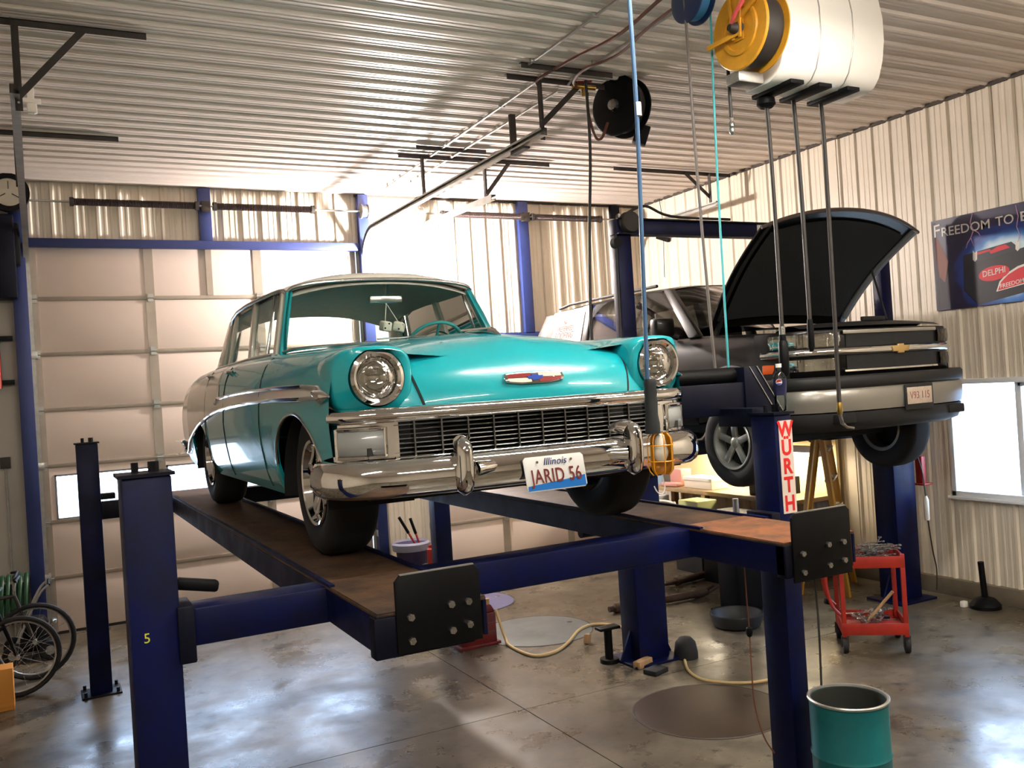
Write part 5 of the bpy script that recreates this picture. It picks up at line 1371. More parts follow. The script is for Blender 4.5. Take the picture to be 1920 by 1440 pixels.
# white sign filling the rear quarter window, facing the camera side
sgx = -.866
def qs(a, z):  # a: along the glass (0 rear, 1 front), z height fraction
    y = lerp(lerp(4.32, 4.12, z), 3.38, a); x = -lerp(.858, .732, z)
    return V(x, y, lerp(1.11, 1.585, z))
sg = MB().add([qs(0, 0), qs(1, 0), qs(1, 1), qs(.12, .98), qs(.02, .8)], [(0, 1, 2, 3, 4)])
sgn_ = sg.build('window_sign', make_mat('white_sign_card', rgb(198, 190, 178), .6), suv, smooth=0)
sgn_['label'] = 'white sign with red lettering in the rear quarter window'
nrm_ = (qs(0, 1) - qs(0, 0)).cross(qs(1, 0) - qs(0, 0)).normalized()
if nrm_.x > 0: nrm_ = -nrm_
m_sred = make_mat('sign_red', rgb(168, 52, 40), .6); m_snavy = make_mat('sign_navy', rgb(70, 72, 96), .6)
ru = (qs(1, 0) - qs(0, 0)).normalized(); uu = (qs(.5, 1) - qs(.5, 0)).normalized()
def sgt(txt, a, z, size, mt, sx=1.0): text_obj(txt, size, mt, sgn_, qs(a, z) + nrm_ * .002, ru, uu, sx=sx)
sgt('The', .52, .70, .05, m_sred); sgt('PREFERRED', .56, .56, .085, m_sred, .8); sgt('ROOFING', .56, .40, .11, m_sred, .8); sgt('ME', .50, .10, .10, m_snavy)
MB().add([qs(.08, .22) + nrm_ * .002, qs(.24, .22) + nrm_ * .002, qs(.24, .66) + nrm_ * .002, qs(.08, .60) + nrm_ * .002], [(0, 1, 2, 3)]).build('sign_logo', make_mat('sign_logo_red', rgb(140, 50, 44), .6), sgn_, smooth=0)

# ================================================================== THINGS ON THE FLOOR
def cover(label, x, y, r, mat):
    t = thing('floor_cover', label, 'floor cover', (x, y, 0), 'round covers in the floor')
    MB().lathe([(.0, .006), (r - .02, .006), (r - .004, .004), (r, .0)], (x, y, 0), n=56).build('disc', mat, t, smooth=30)
    MB().lathe([(r, .0005), (r + .012, .0005), (r + .012, .003), (r, .003)], (x, y, 0), n=56, closed=True).build('rim', m_seam, t)
    MB().lathe([(.0, .0065), (.02, .0085), (.03, .006)], (x + r * .75, y + .05, 0), n=12).build('lifting_eye', m_seam, t)
m_disc1 = make_mat('brown_stained_steel', rgb(62, 48, 36), .42, .3, var=.35, vscale=3)
m_disc2 = make_mat('grey_worn_steel', rgb(120, 126, 126), .38, .3, var=.35, vscale=2.5)
m_disc3 = make_mat('bluish_steel', rgb(120, 120, 160), .35, .3, var=.2, vscale=2.5)
cover('large brown round cover set in the floor near the right front post', 4.10, 5.20, .53, m_disc1)
cover('grey round cover set in the floor left of the blue column base', 4.17, 7.86, .54, m_disc2)
cover('bluish round cover set in the floor behind the red box', 4.15, 9.38, .50, m_disc3)
def drain(label, x0, x1, y):
    t = thing('floor_drain', label, 'drain', ((x0 + x1) / 2, y, 0), 'floor drains')
    box_obj('trough', m_seam, t, x0, x1, y - .08, y + .08, 0, .003)
    k = 0
    while x0 + .03 + k * .05 < x1: box_obj('slat', m_angle, t, x0 + .01 + k * .05, x0 + .035 + k * .05, y - .075, y + .075, .003, .007); k += 1
drain('narrow floor drain behind the left lift posts', 1.58, 2.18, 9.98)
drain('narrow floor drain below the lower door', 5.78, 6.48, 10.25)

# teal drum
dp = on_z(1590, 1308, .74)
dr = thing('steel_drum', 'open teal steel drum beside the right front lift post', 'drum', (dp.x, dp.y, 0))
r = .186
prof = [(r - .006, .004), (r, .0), (r, .22), (r + .006, .235), (r, .25), (r, .46), (r + .006, .475), (r, .49), (r, .728), (r + .006, .734), (r + .006, .744), (r - .002, .744)]
MB().lathe(prof + [(r - .006, .73), (r - .006, .02)], (dp.x, dp.y, 0), n=48, closed=True).build('shell', m_teal, dr)
MB().lathe([(.0, .012), (r - .004, .012)], (dp.x, dp.y, 0), n=40).build('bottom', m_tealdk, dr)
MB().lathe([(r - .010, .735), (r - .012, .735), (r - .012, .015), (r - .010, .015)], (dp.x, dp.y, 0), n=40, closed=True).build('inside', m_tealdk, dr)
MB().lathe([(r - .008, .738), (r + .008, .738), (r + .009, .746), (r + .004, .75), (r - .006, .748)], (dp.x, dp.y, 0), n=48, closed=True).build('rolled_rim', m_galv, dr)

# red tool cart
cart = thing('tool_cart', 'red two shelf tool cart below the open hood SUV', 'cart', (5.9, 5.55, 0))
cx0, cx1, cy0, cy1 = 5.66, 6.14, 5.36, 5.80
zt_, zl = .73, .18
for (x, y) in ((cx0, cy0), (cx1, cy0), (cx0, cy1), (cx1, cy1)):
    MB().box(x - .018, x + .018, y - .018, y + .018, .13, zt_ + .08).build('upright', m_red, cart, bev=.004)
    MB().lathe([(.0, -.02), (.055, -.02), (.06, -.012), (.06, .012), (.055, .02), (.0, .02)], (x, y, .06), (1, 0, 0), 20).build('caster', m_rubber, cart)
    MB().box(x - .03, x + .03, y - .006, y + .006, .05, .14).build('caster_fork', m_angle, cart)
for z in (zl, zt_):
    tr = MB().box(cx0, cx1, cy0, cy1, z, z + .008).build('tray', m_red, cart)
    for q in ((cx0 - .018, cx1 + .018, cy0 - .02, cy0 - .006), (cx0 - .018, cx1 + .018, cy1 + .006, cy1 + .02), (cx0 - .02, cx0 - .006, cy0, cy1), (cx1 + .006, cx1 + .02, cy0, cy1)):
        box_obj('tray_edge', m_red, tr, q[0], q[1], q[2], q[3], z - .03, z + .065, .003)
MB().tube(spline([(cx0 - .02, cy0 + .04, .30), (cx0 - .09, cy0 + .05, .40), (cx0 - .12, cy0 + .08, .62), (cx0 - .10, cy0 + .1, .80)], 5), .014, 8).build('handle', m_red, cart)
MB().tube(spline([(cx0 - .02, cy1 - .04, .30), (cx0 - .09, cy1 - .05, .40), (cx0 - .12, cy1 - .08, .62), (cx0 - .10, cy1 - .1, .80)], 5), .014, 8).build('handle', m_red, cart)
# wrenches: one mesh pair shared by all
def wrench_mesh(L):
    mb = MB().box(-L / 2 + .02, L / 2 - .02, -.006, .006, -.003, .003)
    mb.lathe([(.007, -.005), (.015, -.005), (.015, .005), (.007, .005)], (-L / 2, 0, 0), (0, 0, 1), 12, closed=True)
    mb.prism([(L / 2 - .03, -.008), (L / 2 - .01, -.017), (L / 2 + .012, -.014), (L / 2 + .002, -.006), (L / 2 + .002, .006), (L / 2 + .012, .014), (L / 2 - .01, .017), (L / 2 - .03, .008)], lambda a, b, d: (a, b, d), -.004, .004)
    return mb.mesh('wrench', m_steel, bev=0)
wm = [wrench_mesh(.17), wrench_mesh(.24), wrench_mesh(.3)]
for i in range(48):
    o = put('wrench', wm[i % 3]); o.rotation_euler = (rnd.uniform(-.12, .12), rnd.uniform(-.12, .12), rnd.uniform(0, 6.3))
    o.location = (rnd.uniform(cx0 + .12, cx1 - .1), rnd.uniform(cy0 + .1, cy1 - .1), zt_ + .022 + .011 * (i // 5) + rnd.uniform(0, .004))
    tag(o, ('short', 'medium length', 'long')[i % 3] + ' steel wrench in the heap on top of the red cart', 'wrench', 'wrenches heaped on the cart top')
for i in range(15):
    o = put('wrench', wm[i % 3]); o.rotation_euler = (rnd.uniform(-.1, .1), rnd.uniform(-.25, .25), rnd.uniform(0, 6.3))
    o.location = (rnd.uniform(cx0 + .15, cx1 - .15), rnd.uniform(cy0 + .12, cy1 - .1), zl + .03 + .012 * (i // 2))
    tag(o, ('short', 'medium length', 'long')[i % 3] + ' steel wrench lying on the lower shelf of the red cart', 'wrench', 'wrenches on the lower shelf')
sd = thing('screwdriver', 'screwdriver with red handle sticking up from the red cart', 'screwdriver', (5.72, 5.62, zt_ + .01))
MB().tube([(5.72, 5.62, zt_ + .012), (5.70, 5.62, zt_ + .16)], .005, 8).build('blade', m_steel, sd)
MB().tube([(5.70, 5.62, zt_ + .16), (5.695, 5.62, zt_ + .19), (5.685, 5.62, zt_ + .26), (5.68, 5.62, zt_ + .30)], [.008, .017, .016, .010], 10).build('grip', make_mat('bright_red_grip', rgb(226, 56, 40), .35), sd)
hm = thing('hammer', 'hammer with a wooden handle leaning on the lower cart shelf', 'hammer', (5.95, 5.5, zl + .02))
MB().tube([(5.86, 5.48, zl + .05), (6.07, 5.46, zl + .30)], .013, 8).build('handle', m_wood, hm)
MB().cyl((5.82, 5.44, zl + .05), (5.88, 5.54, zl + .04), .024, n=12).build('head', m_steel, hm)
gt = thing('grinder', 'grey round air tool on the lower cart shelf', 'air tool', (5.98, 5.6, zl + .02))
MB().lathe([(.0, 0), (.05, .0), (.055, .02), (.05, .05), (.02, .06), (.0, .06)], (5.97, 5.62, zl + .07), (-.5, -.8, .3), 20).build('disc', m_steel, gt)
MB().tube([(5.97, 5.62, zl + .06), (6.02, 5.68, zl + .03), (6.06, 5.72, zl + .02)], .02, 10).build('body', m_black, gt)
tag(MB().obox((5.70, 5.70, zt_ + .06), (.16, .07, .05), (0, 0, .3)).cyl((5.62, 5.68, zt_ + .06), (5.70, 5.70, zt_ + .06), .02, n=10).build('impact_gun', m_red, bev=.012), 'red air gun lying at the back of the cart top', 'air tool')

# turn the cart and its load so that its front faces into the room
CARTN = [o for o in COL.objects if o.parent is None and o.name.split('.')[0] in ('tool_cart', 'wrench', 'screwdriver', 'hammer', 'grinder', 'impact_gun')]
pc = on_z(1644, 1224, 0)
MC = Matrix.Translation((pc.x, pc.y, 0)) @ Matrix.Rotation(R(-40), 4, 'Z') @ Matrix.Diagonal((1, 1, 1, 1)) @ Matrix.Translation((-(cx0 + cx1) / 2, -cy0, 0))
for o in CARTN: o.matrix_basis = MC @ Matrix.LocRotScale(o.location, o.rotation_euler, None)

# drain pan and column behind it
pn = on_z(1396, 1178, 0)
pan = MB().lathe([(.0, .01), (.17, .01), (.20, .03), (.235, .13), (.245, .135), (.25, .12), (.215, .02), (.18, .0), (.0, .0)], (pn.x, pn.y + .1, 0), n=40).build('drain_pan', m_blkpl)
tag(pan, 'round black drain pan on the floor behind the right front post', 'pan')
dc = thing('oil_drain', 'dark upright oil drain column behind the black pan', 'oil drain', (pn.x + .42, pn.y + .50, 0))
MB().box(pn.x + .26, pn.x + .58, pn.y + .36, pn.y + .66, .02, .95).build('tank', m_black, dc, bev=.03)
MB().box(pn.x + .2, pn.x + .64, pn.y + .3, pn.y + .72, 0, .02).build('foot', m_black, dc)
MB().cyl((pn.x + .42, pn.y + .5, .95), (pn.x + .42, pn.y + .5, 1.12), .03, n=12).build('riser', m_galv, dc)

# drive shafts
m_shaft = make_mat('rusty_shaft', rgb(72, 54, 44), .6, .4, var=.3, vscale=12)
def shaft(label, p0, p1, yoke):
    p0, p1 = Vector(p0), Vector(p1); d = p1 - p0
    t = thing('drive_shaft', label, 'drive shaft', (p0 + p1) / 2 - Vector((0, 0, .05)), 'drive shafts on the floor')
    MB().tube([p0 + d * q for q in (0, .04, .05, .10, .12, .85, .88, .93, 1.0)], [.03, .03, .048, .048, .04, .04, .05, .05, .035], 14).build('tube', m_shaft, t)
    if yoke:
        n_ = Vector((-d.y, d.x, 0)).normalized() * .035
        for s in (-1, 1): MB().bar(p1 + n_ * s, p1 + n_ * s + d.normalized() * .12 + Vector((0, 0, .05)), .02, .03).build('yoke_ear', m_shaft, t, bev=.004)
    else: MB().tube([p0, p0 - d.normalized() * .16], [.03, .015], 10).build('stub', m_shaft, t)
a = on_z(1142, 1143, .05); b = on_z(1325, 1110, .05); shaft('rusty drive shaft on the floor passing behind the blue column', a, b, True)
a = on_z(1262, 1092, .05); b = on_z(1368, 1066, .05); shaft('shorter rusty drive shaft on the floor nearer the lower door', a, b, False)

# red tool box and teal bucket
tb = on_z(908, 1212, 0)
bx_ = thing('tool_box', 'worn dark red metal box below the left wheel stop', 'tool box', (tb.x, tb.y + .1, 0))
m_dkred = make_mat('worn_red_paint', rgb(110, 26, 22), .5, var=.5, vscale=9)
MB().box(tb.x - .22, tb.x + .14, tb.y, tb.y + .22, .02, .30).build('box', m_dkred, bx_, bev=.012)
MB().prism([(-.22, .30), (.14, .30), (.10, .37), (-.18, .37)], lambda p, q, d: (tb.x + p, tb.y + d, q), .01, .21).build('lid', m_dkred, bx_, bev=.01)
MB().box(tb.x - .25, tb.x + .17, tb.y - .02, tb.y + .24, 0, .03).build('skid', m_dkred, bx_, bev=.006)
MB().cyl((tb.x + .08, tb.y + .05, .36), (tb.x + .08, tb.y + .05, .42), .022, n=12).build('cap', m_wood, bx_)
for zz in (.12, .2): box_obj('groove', m_seam, bx_, tb.x - .2, tb.x + .12, tb.y - .002, tb.y + .004, zz, zz + .012)
gb = on_z(888, 1136, 0)
bk = thing('teal_bucket', 'tall teal can standing behind the dark red box', 'can', (gb.x - .08, gb.y, 0))
MB().lathe([(.0, .0), (.13, .0), (.13, .02), (.125, .03), (.125, .40), (.13, .41), (.13, .43), (.0, .43)], (gb.x - .06, gb.y, 0), n=28).build('shell', m_teal, bk)
MB().tube([(gb.x - .06 + .13 * math.cos(R(q)), gb.y - .01, .40 + .10 * math.sin(R(q))) for q in range(0, 181, 20)], .004, 6).build('bail', m_galv, bk)
# air hose on the floor
m_cream_h = make_mat('cream_hose', rgb(196, 170, 120), .55)
pts = [(937, 1148), (943, 1185), (958, 1212), (1000, 1229), (1040, 1222), (1066, 1204), (1086, 1181), (1112, 1171), (1150, 1172), (1172, 1178)]
path = [on_z(x, y, .016 if i > 1 else (.30 if i == 0 else .12)) for i, (x, y) in enumerate(pts)]
path[0] = Vector((tb.x + .165, tb.y + .05, .30)); path[1] = Vector((tb.x + .20, tb.y - .03, .06))
pipe('air_line', 'cream air hose curving from the red box to the blue column', path, .014, m_cream_h, 'hose', smooth_=6)
pts = [(1284, 1238), (1290, 1256), (1312, 1272), (1350, 1279), (1400, 1280), (1440, 1275), (1490, 1262)]
pipe('air_line', 'tan air hose arcing over the brown floor cover', [on_z(x, y, .014) for x, y in pts], .012, m_cream_h, 'hose', smooth_=6)
p = on_z(1102, 1206, 0)
tag(MB().obox((p.x, p.y, .04), (.07, .05, .09), (0, .2, .6)).build('peg', m_wood, bev=.012), 'small tan wooden peg on the floor by the grey cover', 'block')
p = on_z(1206, 1250, 0)
tag(MB().obox((p.x, p.y, .032), (.19, .07, .06), (0, 0, .35)).build('wood_block', m_wood, bev=.008), 'pale wood block at the foot of the blue column', 'block')
p = on_z(1230, 1262, 0)
tag(MB().obox((p.x, p.y, .022), (.17, .13, .04), (0, 0, .3)).build('rubber_pad', m_rubber, bev=.008), 'flat black rubber pad before the blue column', 'pad')
p = on_z(1262, 1242, 0)
tag(MB().lathe([(.0, .0), (.10, .0), (.10, .05), (.085, .13), (.05, .17), (.0, .18)], (p.x + .17, p.y + .04, 0), n=20).build('rubber_boot', m_rubber), 'black rubber dome right of the blue column base', 'pad')
p = on_z(1150, 1236, 0); p.x -= .07; p.y -= .05
ts = thing('lift_adapter', 'short black T shaped lift adapter left of the blue column', 'adapter', (p.x, p.y, 0))
MB().cyl((p.x, p.y, .0), (p.x, p.y, .28), .035, n=14).build('stem', m_black, ts)
MB().box(p.x - .1, p.x + .1, p.y - .05, p.y + .05, .28, .305).build('pad', m_black, ts, bev=.006)
MB().cyl((p.x, p.y, 0), (p.x, p.y, .035), .08, n=18).build('foot', m_black, ts)
# stand at the right wall
p = on_z(1856, 1128, 0)
px_ = min(p.x, 7.86)
ws_ = thing('pole_stand', 'short black pole on a round base by the right wall', 'stand', (px_, 5.72, 0))
MB().lathe([(.0, .0), (.14, .0), (.14, .03), (.09, .09), (.03, .11), (.0, .11)], (px_, 5.72, 0), n=24).build('base', m_black, ws_)
MB().cyl((px_, 5.72, .1), (px_ - .03, 5.72, .44), .028, n=14).build('pole', m_black, ws_)
tag(MB().obox((px_ - .12, 5.86, .03), (.06, .05, .06)).build('paper_cup', m_white, bev=.01), 'small white scrap on the floor by the black pole stand', 'litter')
# thin wires hanging below the lift
q = [on_y(x, y, 3.58) for x, y in ((1394, 1048), (1399, 1110), (1405, 1185), (1409, 1250), (1415, 1320), (1432, 1380), (1452, 1412))]
wv = thing('hanging_wire', 'thin wire hanging below the right runway left of the post', 'wire', q[-1])
MB().tube(spline(q, 5), .004, 6).build('wire', m_brown, wv)
MB().lathe([(.0, .03), (.014, .02), (.018, 0), (.012, -.02), (.0, -.03)], q[2], n=10).build('weight', m_black, wv)
q = [on_y(x, y, 3.06) for x, y in ((1522, 1040), (1530, 1110), (1536, 1190), (1540, 1285))]
pipe('hanging_wire', 'thin dark wire hanging right of the right front post', q, .005, m_hose, 'wire', smooth_=4)
q = [on_y(x, y, 5.95) for x, y in ((1545, 1035), (1549, 1080), (1553, 1128))]
yc_ = thing('yellow_cord', 'short yellow cord with a dark plug hanging left of the red cart', 'cord', q[-1])
MB().tube(q, .008, 6).build('cord', m_yellow, yc_)
MB().obox(q[-1], (.07, .05, .05), (0, .3, 0)).build('plug', m_black, yc_, bev=.012)

# ================================================================== LEFT EDGE: BICYCLES, MOWER, HOSE COIL, BOX
def bicycle(label, x, y, yaw, col):
    t = thing('bicycle', label, 'bicycle', (x, y, 0), 'bicycles at the left edge')
    M_ = Matrix.Translation((x, y, 0)) @ Matrix.Rotation(yaw, 4, 'Z')
    def T(a, z, b=0): return M_ @ Vector((a, b, z))
    ax_ = (M_.to_3x3() @ Vector((0, 1, 0)))
    for cx_ in (0.0, -1.02):
        w_ = MB().tube([T(cx_ + .325 * math.cos(R(10 * q)), .345 + .325 * math.sin(R(10 * q))) for q in range(36)], .022, 8, closed=True).build('tyre', m_rubber, t)
        MB().tube([T(cx_ + .298 * math.cos(R(10 * q)), .345 + .298 * math.sin(R(10 * q))) for q in range(36)], .009, 6, closed=True).build('rim', m_galv, w_)
        MB().cyl(T(cx_, .345, -.05), T(cx_, .345, .05), .02, n=10).build('hub', m_steel, w_)
        for k in range(14):
            a = R(360 / 14 * k); MB().cyl(T(cx_, .345, .02 if k % 2 else -.02), T(cx_ + .295 * math.cos(a), .345 + .295 * math.sin(a)), .0018, n=4).build('spoke', m_steel, w_)
    F = [(0, .345), (-.09, .62), (-.14, .78), (-.55, .30), (-.68, .76), (-1.02, .345)]
    for a, b in ((0, 1), (1, 2), (1, 3), (2, 4), (3, 4), (3, 5), (4, 5)): MB().cyl(T(*F[a]), T(*F[b]), .017, n=8).build('frame_tube', col, t)
    MB().tube([T(-.14, .95, -.28), T(-.10, .97, -.15), T(-.14, .92, 0), T(-.10, .97, .15), T(-.14, .95, .28)], .012, 8).build('handlebar', m_black, t)
    MB().cyl(T(-.14, .78), T(-.14, .93), .014, n=8).build('stem', m_steel, t)
    MB().prism([(-.82, -.07), (-.55, -.02), (-.55, .02), (-.82, .07)], lambda a, b, d: T(a, .88 + d, b), 0, .05).build('saddle', m_black, t, bev=.01)
    MB().cyl(T(-.68, .76), T(-.68, .89), .013, n=8).build('seat_post', m_steel, t)
bicycle('nearest black bicycle cut off by the left edge', -.27, 8.95, R(6), m_black)
bicycle('second bicycle standing behind the nearest one at the left edge', -.14, 9.45, R(4), m_angle)
ob = on_z(8, 1318, 0)
tag(MB().box(-.50, -.30, 8.60, 8.80, 0.0, .34).box(-.50, -.30, 8.595, 8.60, .03, .06).build('cardboard_box', make_mat('orange_card', rgb(204, 138, 56), .7), bev=.004), 'orange cardboard box leaning at the bicycle wheel', 'box')
mw = thing('push_mower', 'black push mower standing by the left door jamb', 'mower', (-.08, 10.3, 0))
for (x, y) in ((-.02, 10.12), (-.02, 10.52), (-.34, 10.12), (-.34, 10.52)):
    w_ = MB().lathe([(.045, -.02), (.085, -.025), (.095, -.012), (.095, .012), (.085, .025), (.045, .02)], (x, y, .095), (0, 1, 0), 24, closed=True).build('wheel', m_rubber, mw)
    MB().lathe([(.0, -.016), (.05, -.018), (.05, .018), (.0, .016)], (x, y, .095), (0, 1, 0), 18).build('wheel_disc', m_steel, w_)
MB().box(-.36, .04, 10.14, 10.5, .09, .20).build('deck', m_black, mw, bev=.03)
MB().lathe([(.0, .2), (.11, .2), (.12, .24), (.12, .34), (.09, .40), (.0, .41)], (-.14, 10.32, 0), n=24).build('engine', m_black, mw)
MB().obox((.02, 10.30, .30), (.06, .10, .12), (0, .2, 0)).build('muffler', m_steel, mw, bev=.02)
for y in (10.16, 10.48): MB().tube(spline([(-.30, y, .2), (-.10, y, .62), (.0, y, .72)], 5), .012, 8).build('handle_bar', m_galv, mw)
MB().cyl((.0, 10.16, .72), (.0, 10.48, .72), .014, n=10).build('handle_grip', m_black, mw)
m_gh = make_mat('dark_green_hose', rgb(30, 74, 46), .45)
hc = thing('hose_coil', 'coil of dark green hose hung low on the wall at the left edge', 'hose', (-.3, 11.0, .4))
for k in range(9):
    x = -.66 + k * .055
    MB().tube([(x + .02 * math.sin(R(20 * q)), 10.93 + .17 * math.cos(R(20 * q)), .50 + .24 * math.sin(R(20 * q)) + rnd.uniform(-.004, .004)) for q in range(18)], .022, 8, closed=True).build('loop', m_gh, hc)
MB().box(-.70, -.18, 10.84, 11.18, .665, .69).box(-.70, -.18, 11.15, 11.185, .5, .70).build('hanger', m_galv, hc, bev=.004)

# ================================================================== BENCH ALONG THE RIGHT WALL
bn = thing('work_bench', 'cluttered work bench along the right wall below the black SUV', 'bench', (7.7, 8.9, 0))
BX0, BX1, BY0, BY1, BZ = 7.28, 8.0, 7.55, 10.6, .93
m_btop = make_mat('stained_bench_top', rgb(176, 150, 112), .6, var=.3, vscale=5)
MB().box(BX0, BX1, BY0, BY1, BZ - .05, BZ).build('top', m_btop, bn, bev=.006)
for (x, y) in ((BX0 + .05, BY0 + .06), (BX1 - .05, BY0 + .06), (BX0 + .05, BY1 - .06), (BX1 - .05, BY1 - .06), (BX0 + .05, 9.1)):
    box_obj('leg', m_wood, bn, x - .04, x + .04, y - .04, y + .04, 0, BZ - .05, .004)
MB().box(BX0 + .03, BX1 - .03, BY0 + .03, BY1 - .03, .26, .29).build('lower_shelf', m_wood, bn)
MB().box(7.98, 8.02, BY0, BY1, BZ, 1.62).build('back_board', make_mat('pale_back_board', rgb(222, 204, 158), .6), bn)
MB().box(7.62, 8.02, BY0, BY1, 1.60, 1.63).build('shelf_over', m_wood, bn)
for y in (BY0 + .2, 9.1, BY1 - .2): MB().prism([(7.98, 1.60), (7.68, 1.60), (7.98, 1.42)], lambda a, b, d: (a, y + d, b), -.01, .01).build('shelf_bracket', m_angle, bn)
def bx_thing(name, label, cat, mat, x0, x1, y0, y1, z0, z1, lid=None):
    t = thing(name, label, cat, ((x0 + x1) / 2, (y0 + y1) / 2, z0))
    MB().box(x0, x1, y0, y1, z0, z1).build('body', mat, t, bev=.008)
    if lid: MB().box(x0 - .012, x1 + .012, y0 - .012, y1 + .012, z1 - .03, z1 + .012).build('lid', lid, t, bev=.006)
m_wplas = make_mat('white_plastic', rgb(232, 224, 206), .45)
m_pink = make_mat('pink_card', rgb(206, 150, 140), .6); m_gcard = make_mat('green_card', rgb(40, 140, 86), .5); m_bcard = make_mat('pale_blue_card', rgb(150, 176, 196), .6)
bx_thing('storage_box', 'long white plastic box lying on the lit bench', 'box', m_wplas, 7.40, 7.66, 9.05, 9.60, BZ + .001, BZ + .13, m_white)
bx_thing('carton', 'pale blue carton standing on the far end of the bench', 'carton', m_bcard, 7.40, 7.55, 10.05, 10.30, BZ + .001, BZ + .26)
bx_thing('carton', 'pink carton next to the white box on the bench', 'carton', m_pink, 7.45, 7.62, 9.72, 9.96, BZ + .001, BZ + .22)
bx_thing('carton', 'green carton at the end of the bench', 'carton', m_gcard, 7.36, 7.50, 10.36, 10.54, BZ + .001, BZ + .28)
tag(MB().obox((7.36, 9.82, BZ + .03), (.12, .3, .05), (0, 0, .2)).build('rag', m_pink, bev=.02), 'crumpled reddish rag on the bench edge', 'rag')
bx_thing('tote', 'pale lime plastic tote on the floor before the bench', 'tote', make_mat('lime_plastic', rgb(186, 190, 130), .5), 6.92, 7.22, 8.75, 9.12, .42, .86)
bx_thing('crate', 'dark crate carrying the lime tote', 'crate', m_blkpl, 6.88, 7.26, 8.68, 9.18, 0.0, .415)
bx_thing('parts_washer', 'pale grey metal cabinet left of the bench', 'cabinet', make_mat('pale_grey_enamel', rgb(178, 182, 190), .45), 6.95, 7.26, 9.75, 10.45, 0.0, .84)
bx_thing('carton', 'brown carton under the bench beside the lime tote', 'carton', make_mat('brown_card', rgb(150, 112, 74), .7), 7.36, 7.70, 9.25, 9.60, .291, .60)
bx_thing('machine_block', 'dark greasy machine block on the near end of the bench', 'machine', m_black, 7.38, 7.80, 7.95, 8.35, BZ + .001, BZ + .20)
bx_thing('cabinet', 'dark steel cabinet before the near end of the bench', 'cabinet', m_black, 6.72, 7.20, 7.75, 8.45, 0, .80)
# folding frame: white bent tube with cross straps
ff = thing('tube_frame', 'pale bent tube frame standing before the bench', 'frame', (7.0, 9.42, 0))
MB().tube(spline([(6.95, 9.66, 0.0), (6.95, 9.66, .72), (6.98, 9.60, .80), (6.98, 9.32, .80), (6.98, 9.26, .72), (6.98, 9.24, 0.0)], 6), .014, 8).build('tube', m_white, ff)
MB().bar((6.97, 9.64, .35), (6.98, 9.27, .72), .02, .02).bar((6.97, 9.27, .35), (6.98, 9.64, .72), .02, .02).build('strap', m_wood, ff)
# board and green pole leaning on the wall, and a yellow ladder
lb = thing('leaning_board', 'tan wooden board leaning beside the yellow ladder', 'board', (7.0, 7.35, 0))
a = on_y(1494, 1010, 7.3); 
MB().bar((6.80, 7.42, .0), (6.95, 7.50, 1.36), .05, .16, up=(0, 1, 0)).build('plank', m_wood, lb, bev=.004)
tag(MB().tube([(7.14, 7.46, 0.0), (7.11, 7.44, 1.5)], .016, 8).build('green_pole', make_mat('green_plastic', rgb(48, 150, 66), .45)), 'thin green pole standing behind the yellow ladder', 'pole')
ld = thing('ladder', 'yellow step ladder standing between the lift column and the bench', 'ladder', (7.1, 6.9, 0))
m_lad = make_mat('yellow_fibreglass', rgb(206, 152, 58), .5, var=.15, vscale=6)
LY = 6.85
pA0, pA1 = on_y(1537, 800, LY), on_y(1572, 1010, LY); pB0, pB1 = on_y(1560, 800, LY), on_y(1600, 1000, LY)
def ext(p, q, z): t = (z - p.z) / (q.z - p.z); return p + (q - p) * t
r1t, r1b = ext(pA0, pA1, 1.95), ext(pA0, pA1, 0.0); r2t, r2b = ext(pB0, pB1, 1.95) + Vector((0, .0, 0)), ext(pB0, pB1, 0.0)
r1b.y -= .0; r2t.y += .34; r2b.y += .42; r2t.x += .26; r2b.x += .30
MB().bar(r1t, r1b, .03, .07, up=(0, 1, 0)).build('rail', m_lad, ld, bev=.004)
MB().bar(r2t, r2b, .03, .07, up=(0, 1, 0)).build('rail', m_lad, ld, bev=.004)
for k in range(6):
    t = .06 + k * .16; MB().bar(r1t.lerp(r1b, t), r2t.lerp(r2b, t), .08, .025).build('step', m_steel, ld, bev=.003)
for s, (tp_, dx) in enumerate(((r1t, -.42), (r2t, -.42))):
    MB().bar(tp_, (tp_.x + dx, tp_.y + .05, 0.0), .025, .05, up=(0, 1, 0)).build('rear_leg', m_lad, ld, bev=.004)
MB().bar(r1t + Vector((0, 0, .0)), r2t + Vector((0, 0, .0)), .16, .05).build('top_cap', m_lad, ld, bev=.01)

# cable clip and sign cord on the right wall
q0 = on_x(1257, 395, 8.07); 
cc = thing('wall_cable', 'thin cable with a dark clip on the upper right wall', 'cable', q0)
MB().tube([on_x(x, y, 8.065) for x, y in ((1236, 372), (1242, 410), (1244, 450), (1246, 520))], .005, 6).build('cable', m_hose, cc)
c_ = on_x(1243, 447, 8.055); MB().obox(c_, (.05, .28, .06), (R(20), 0, 0)).build('clip', m_black, cc, bev=.006)

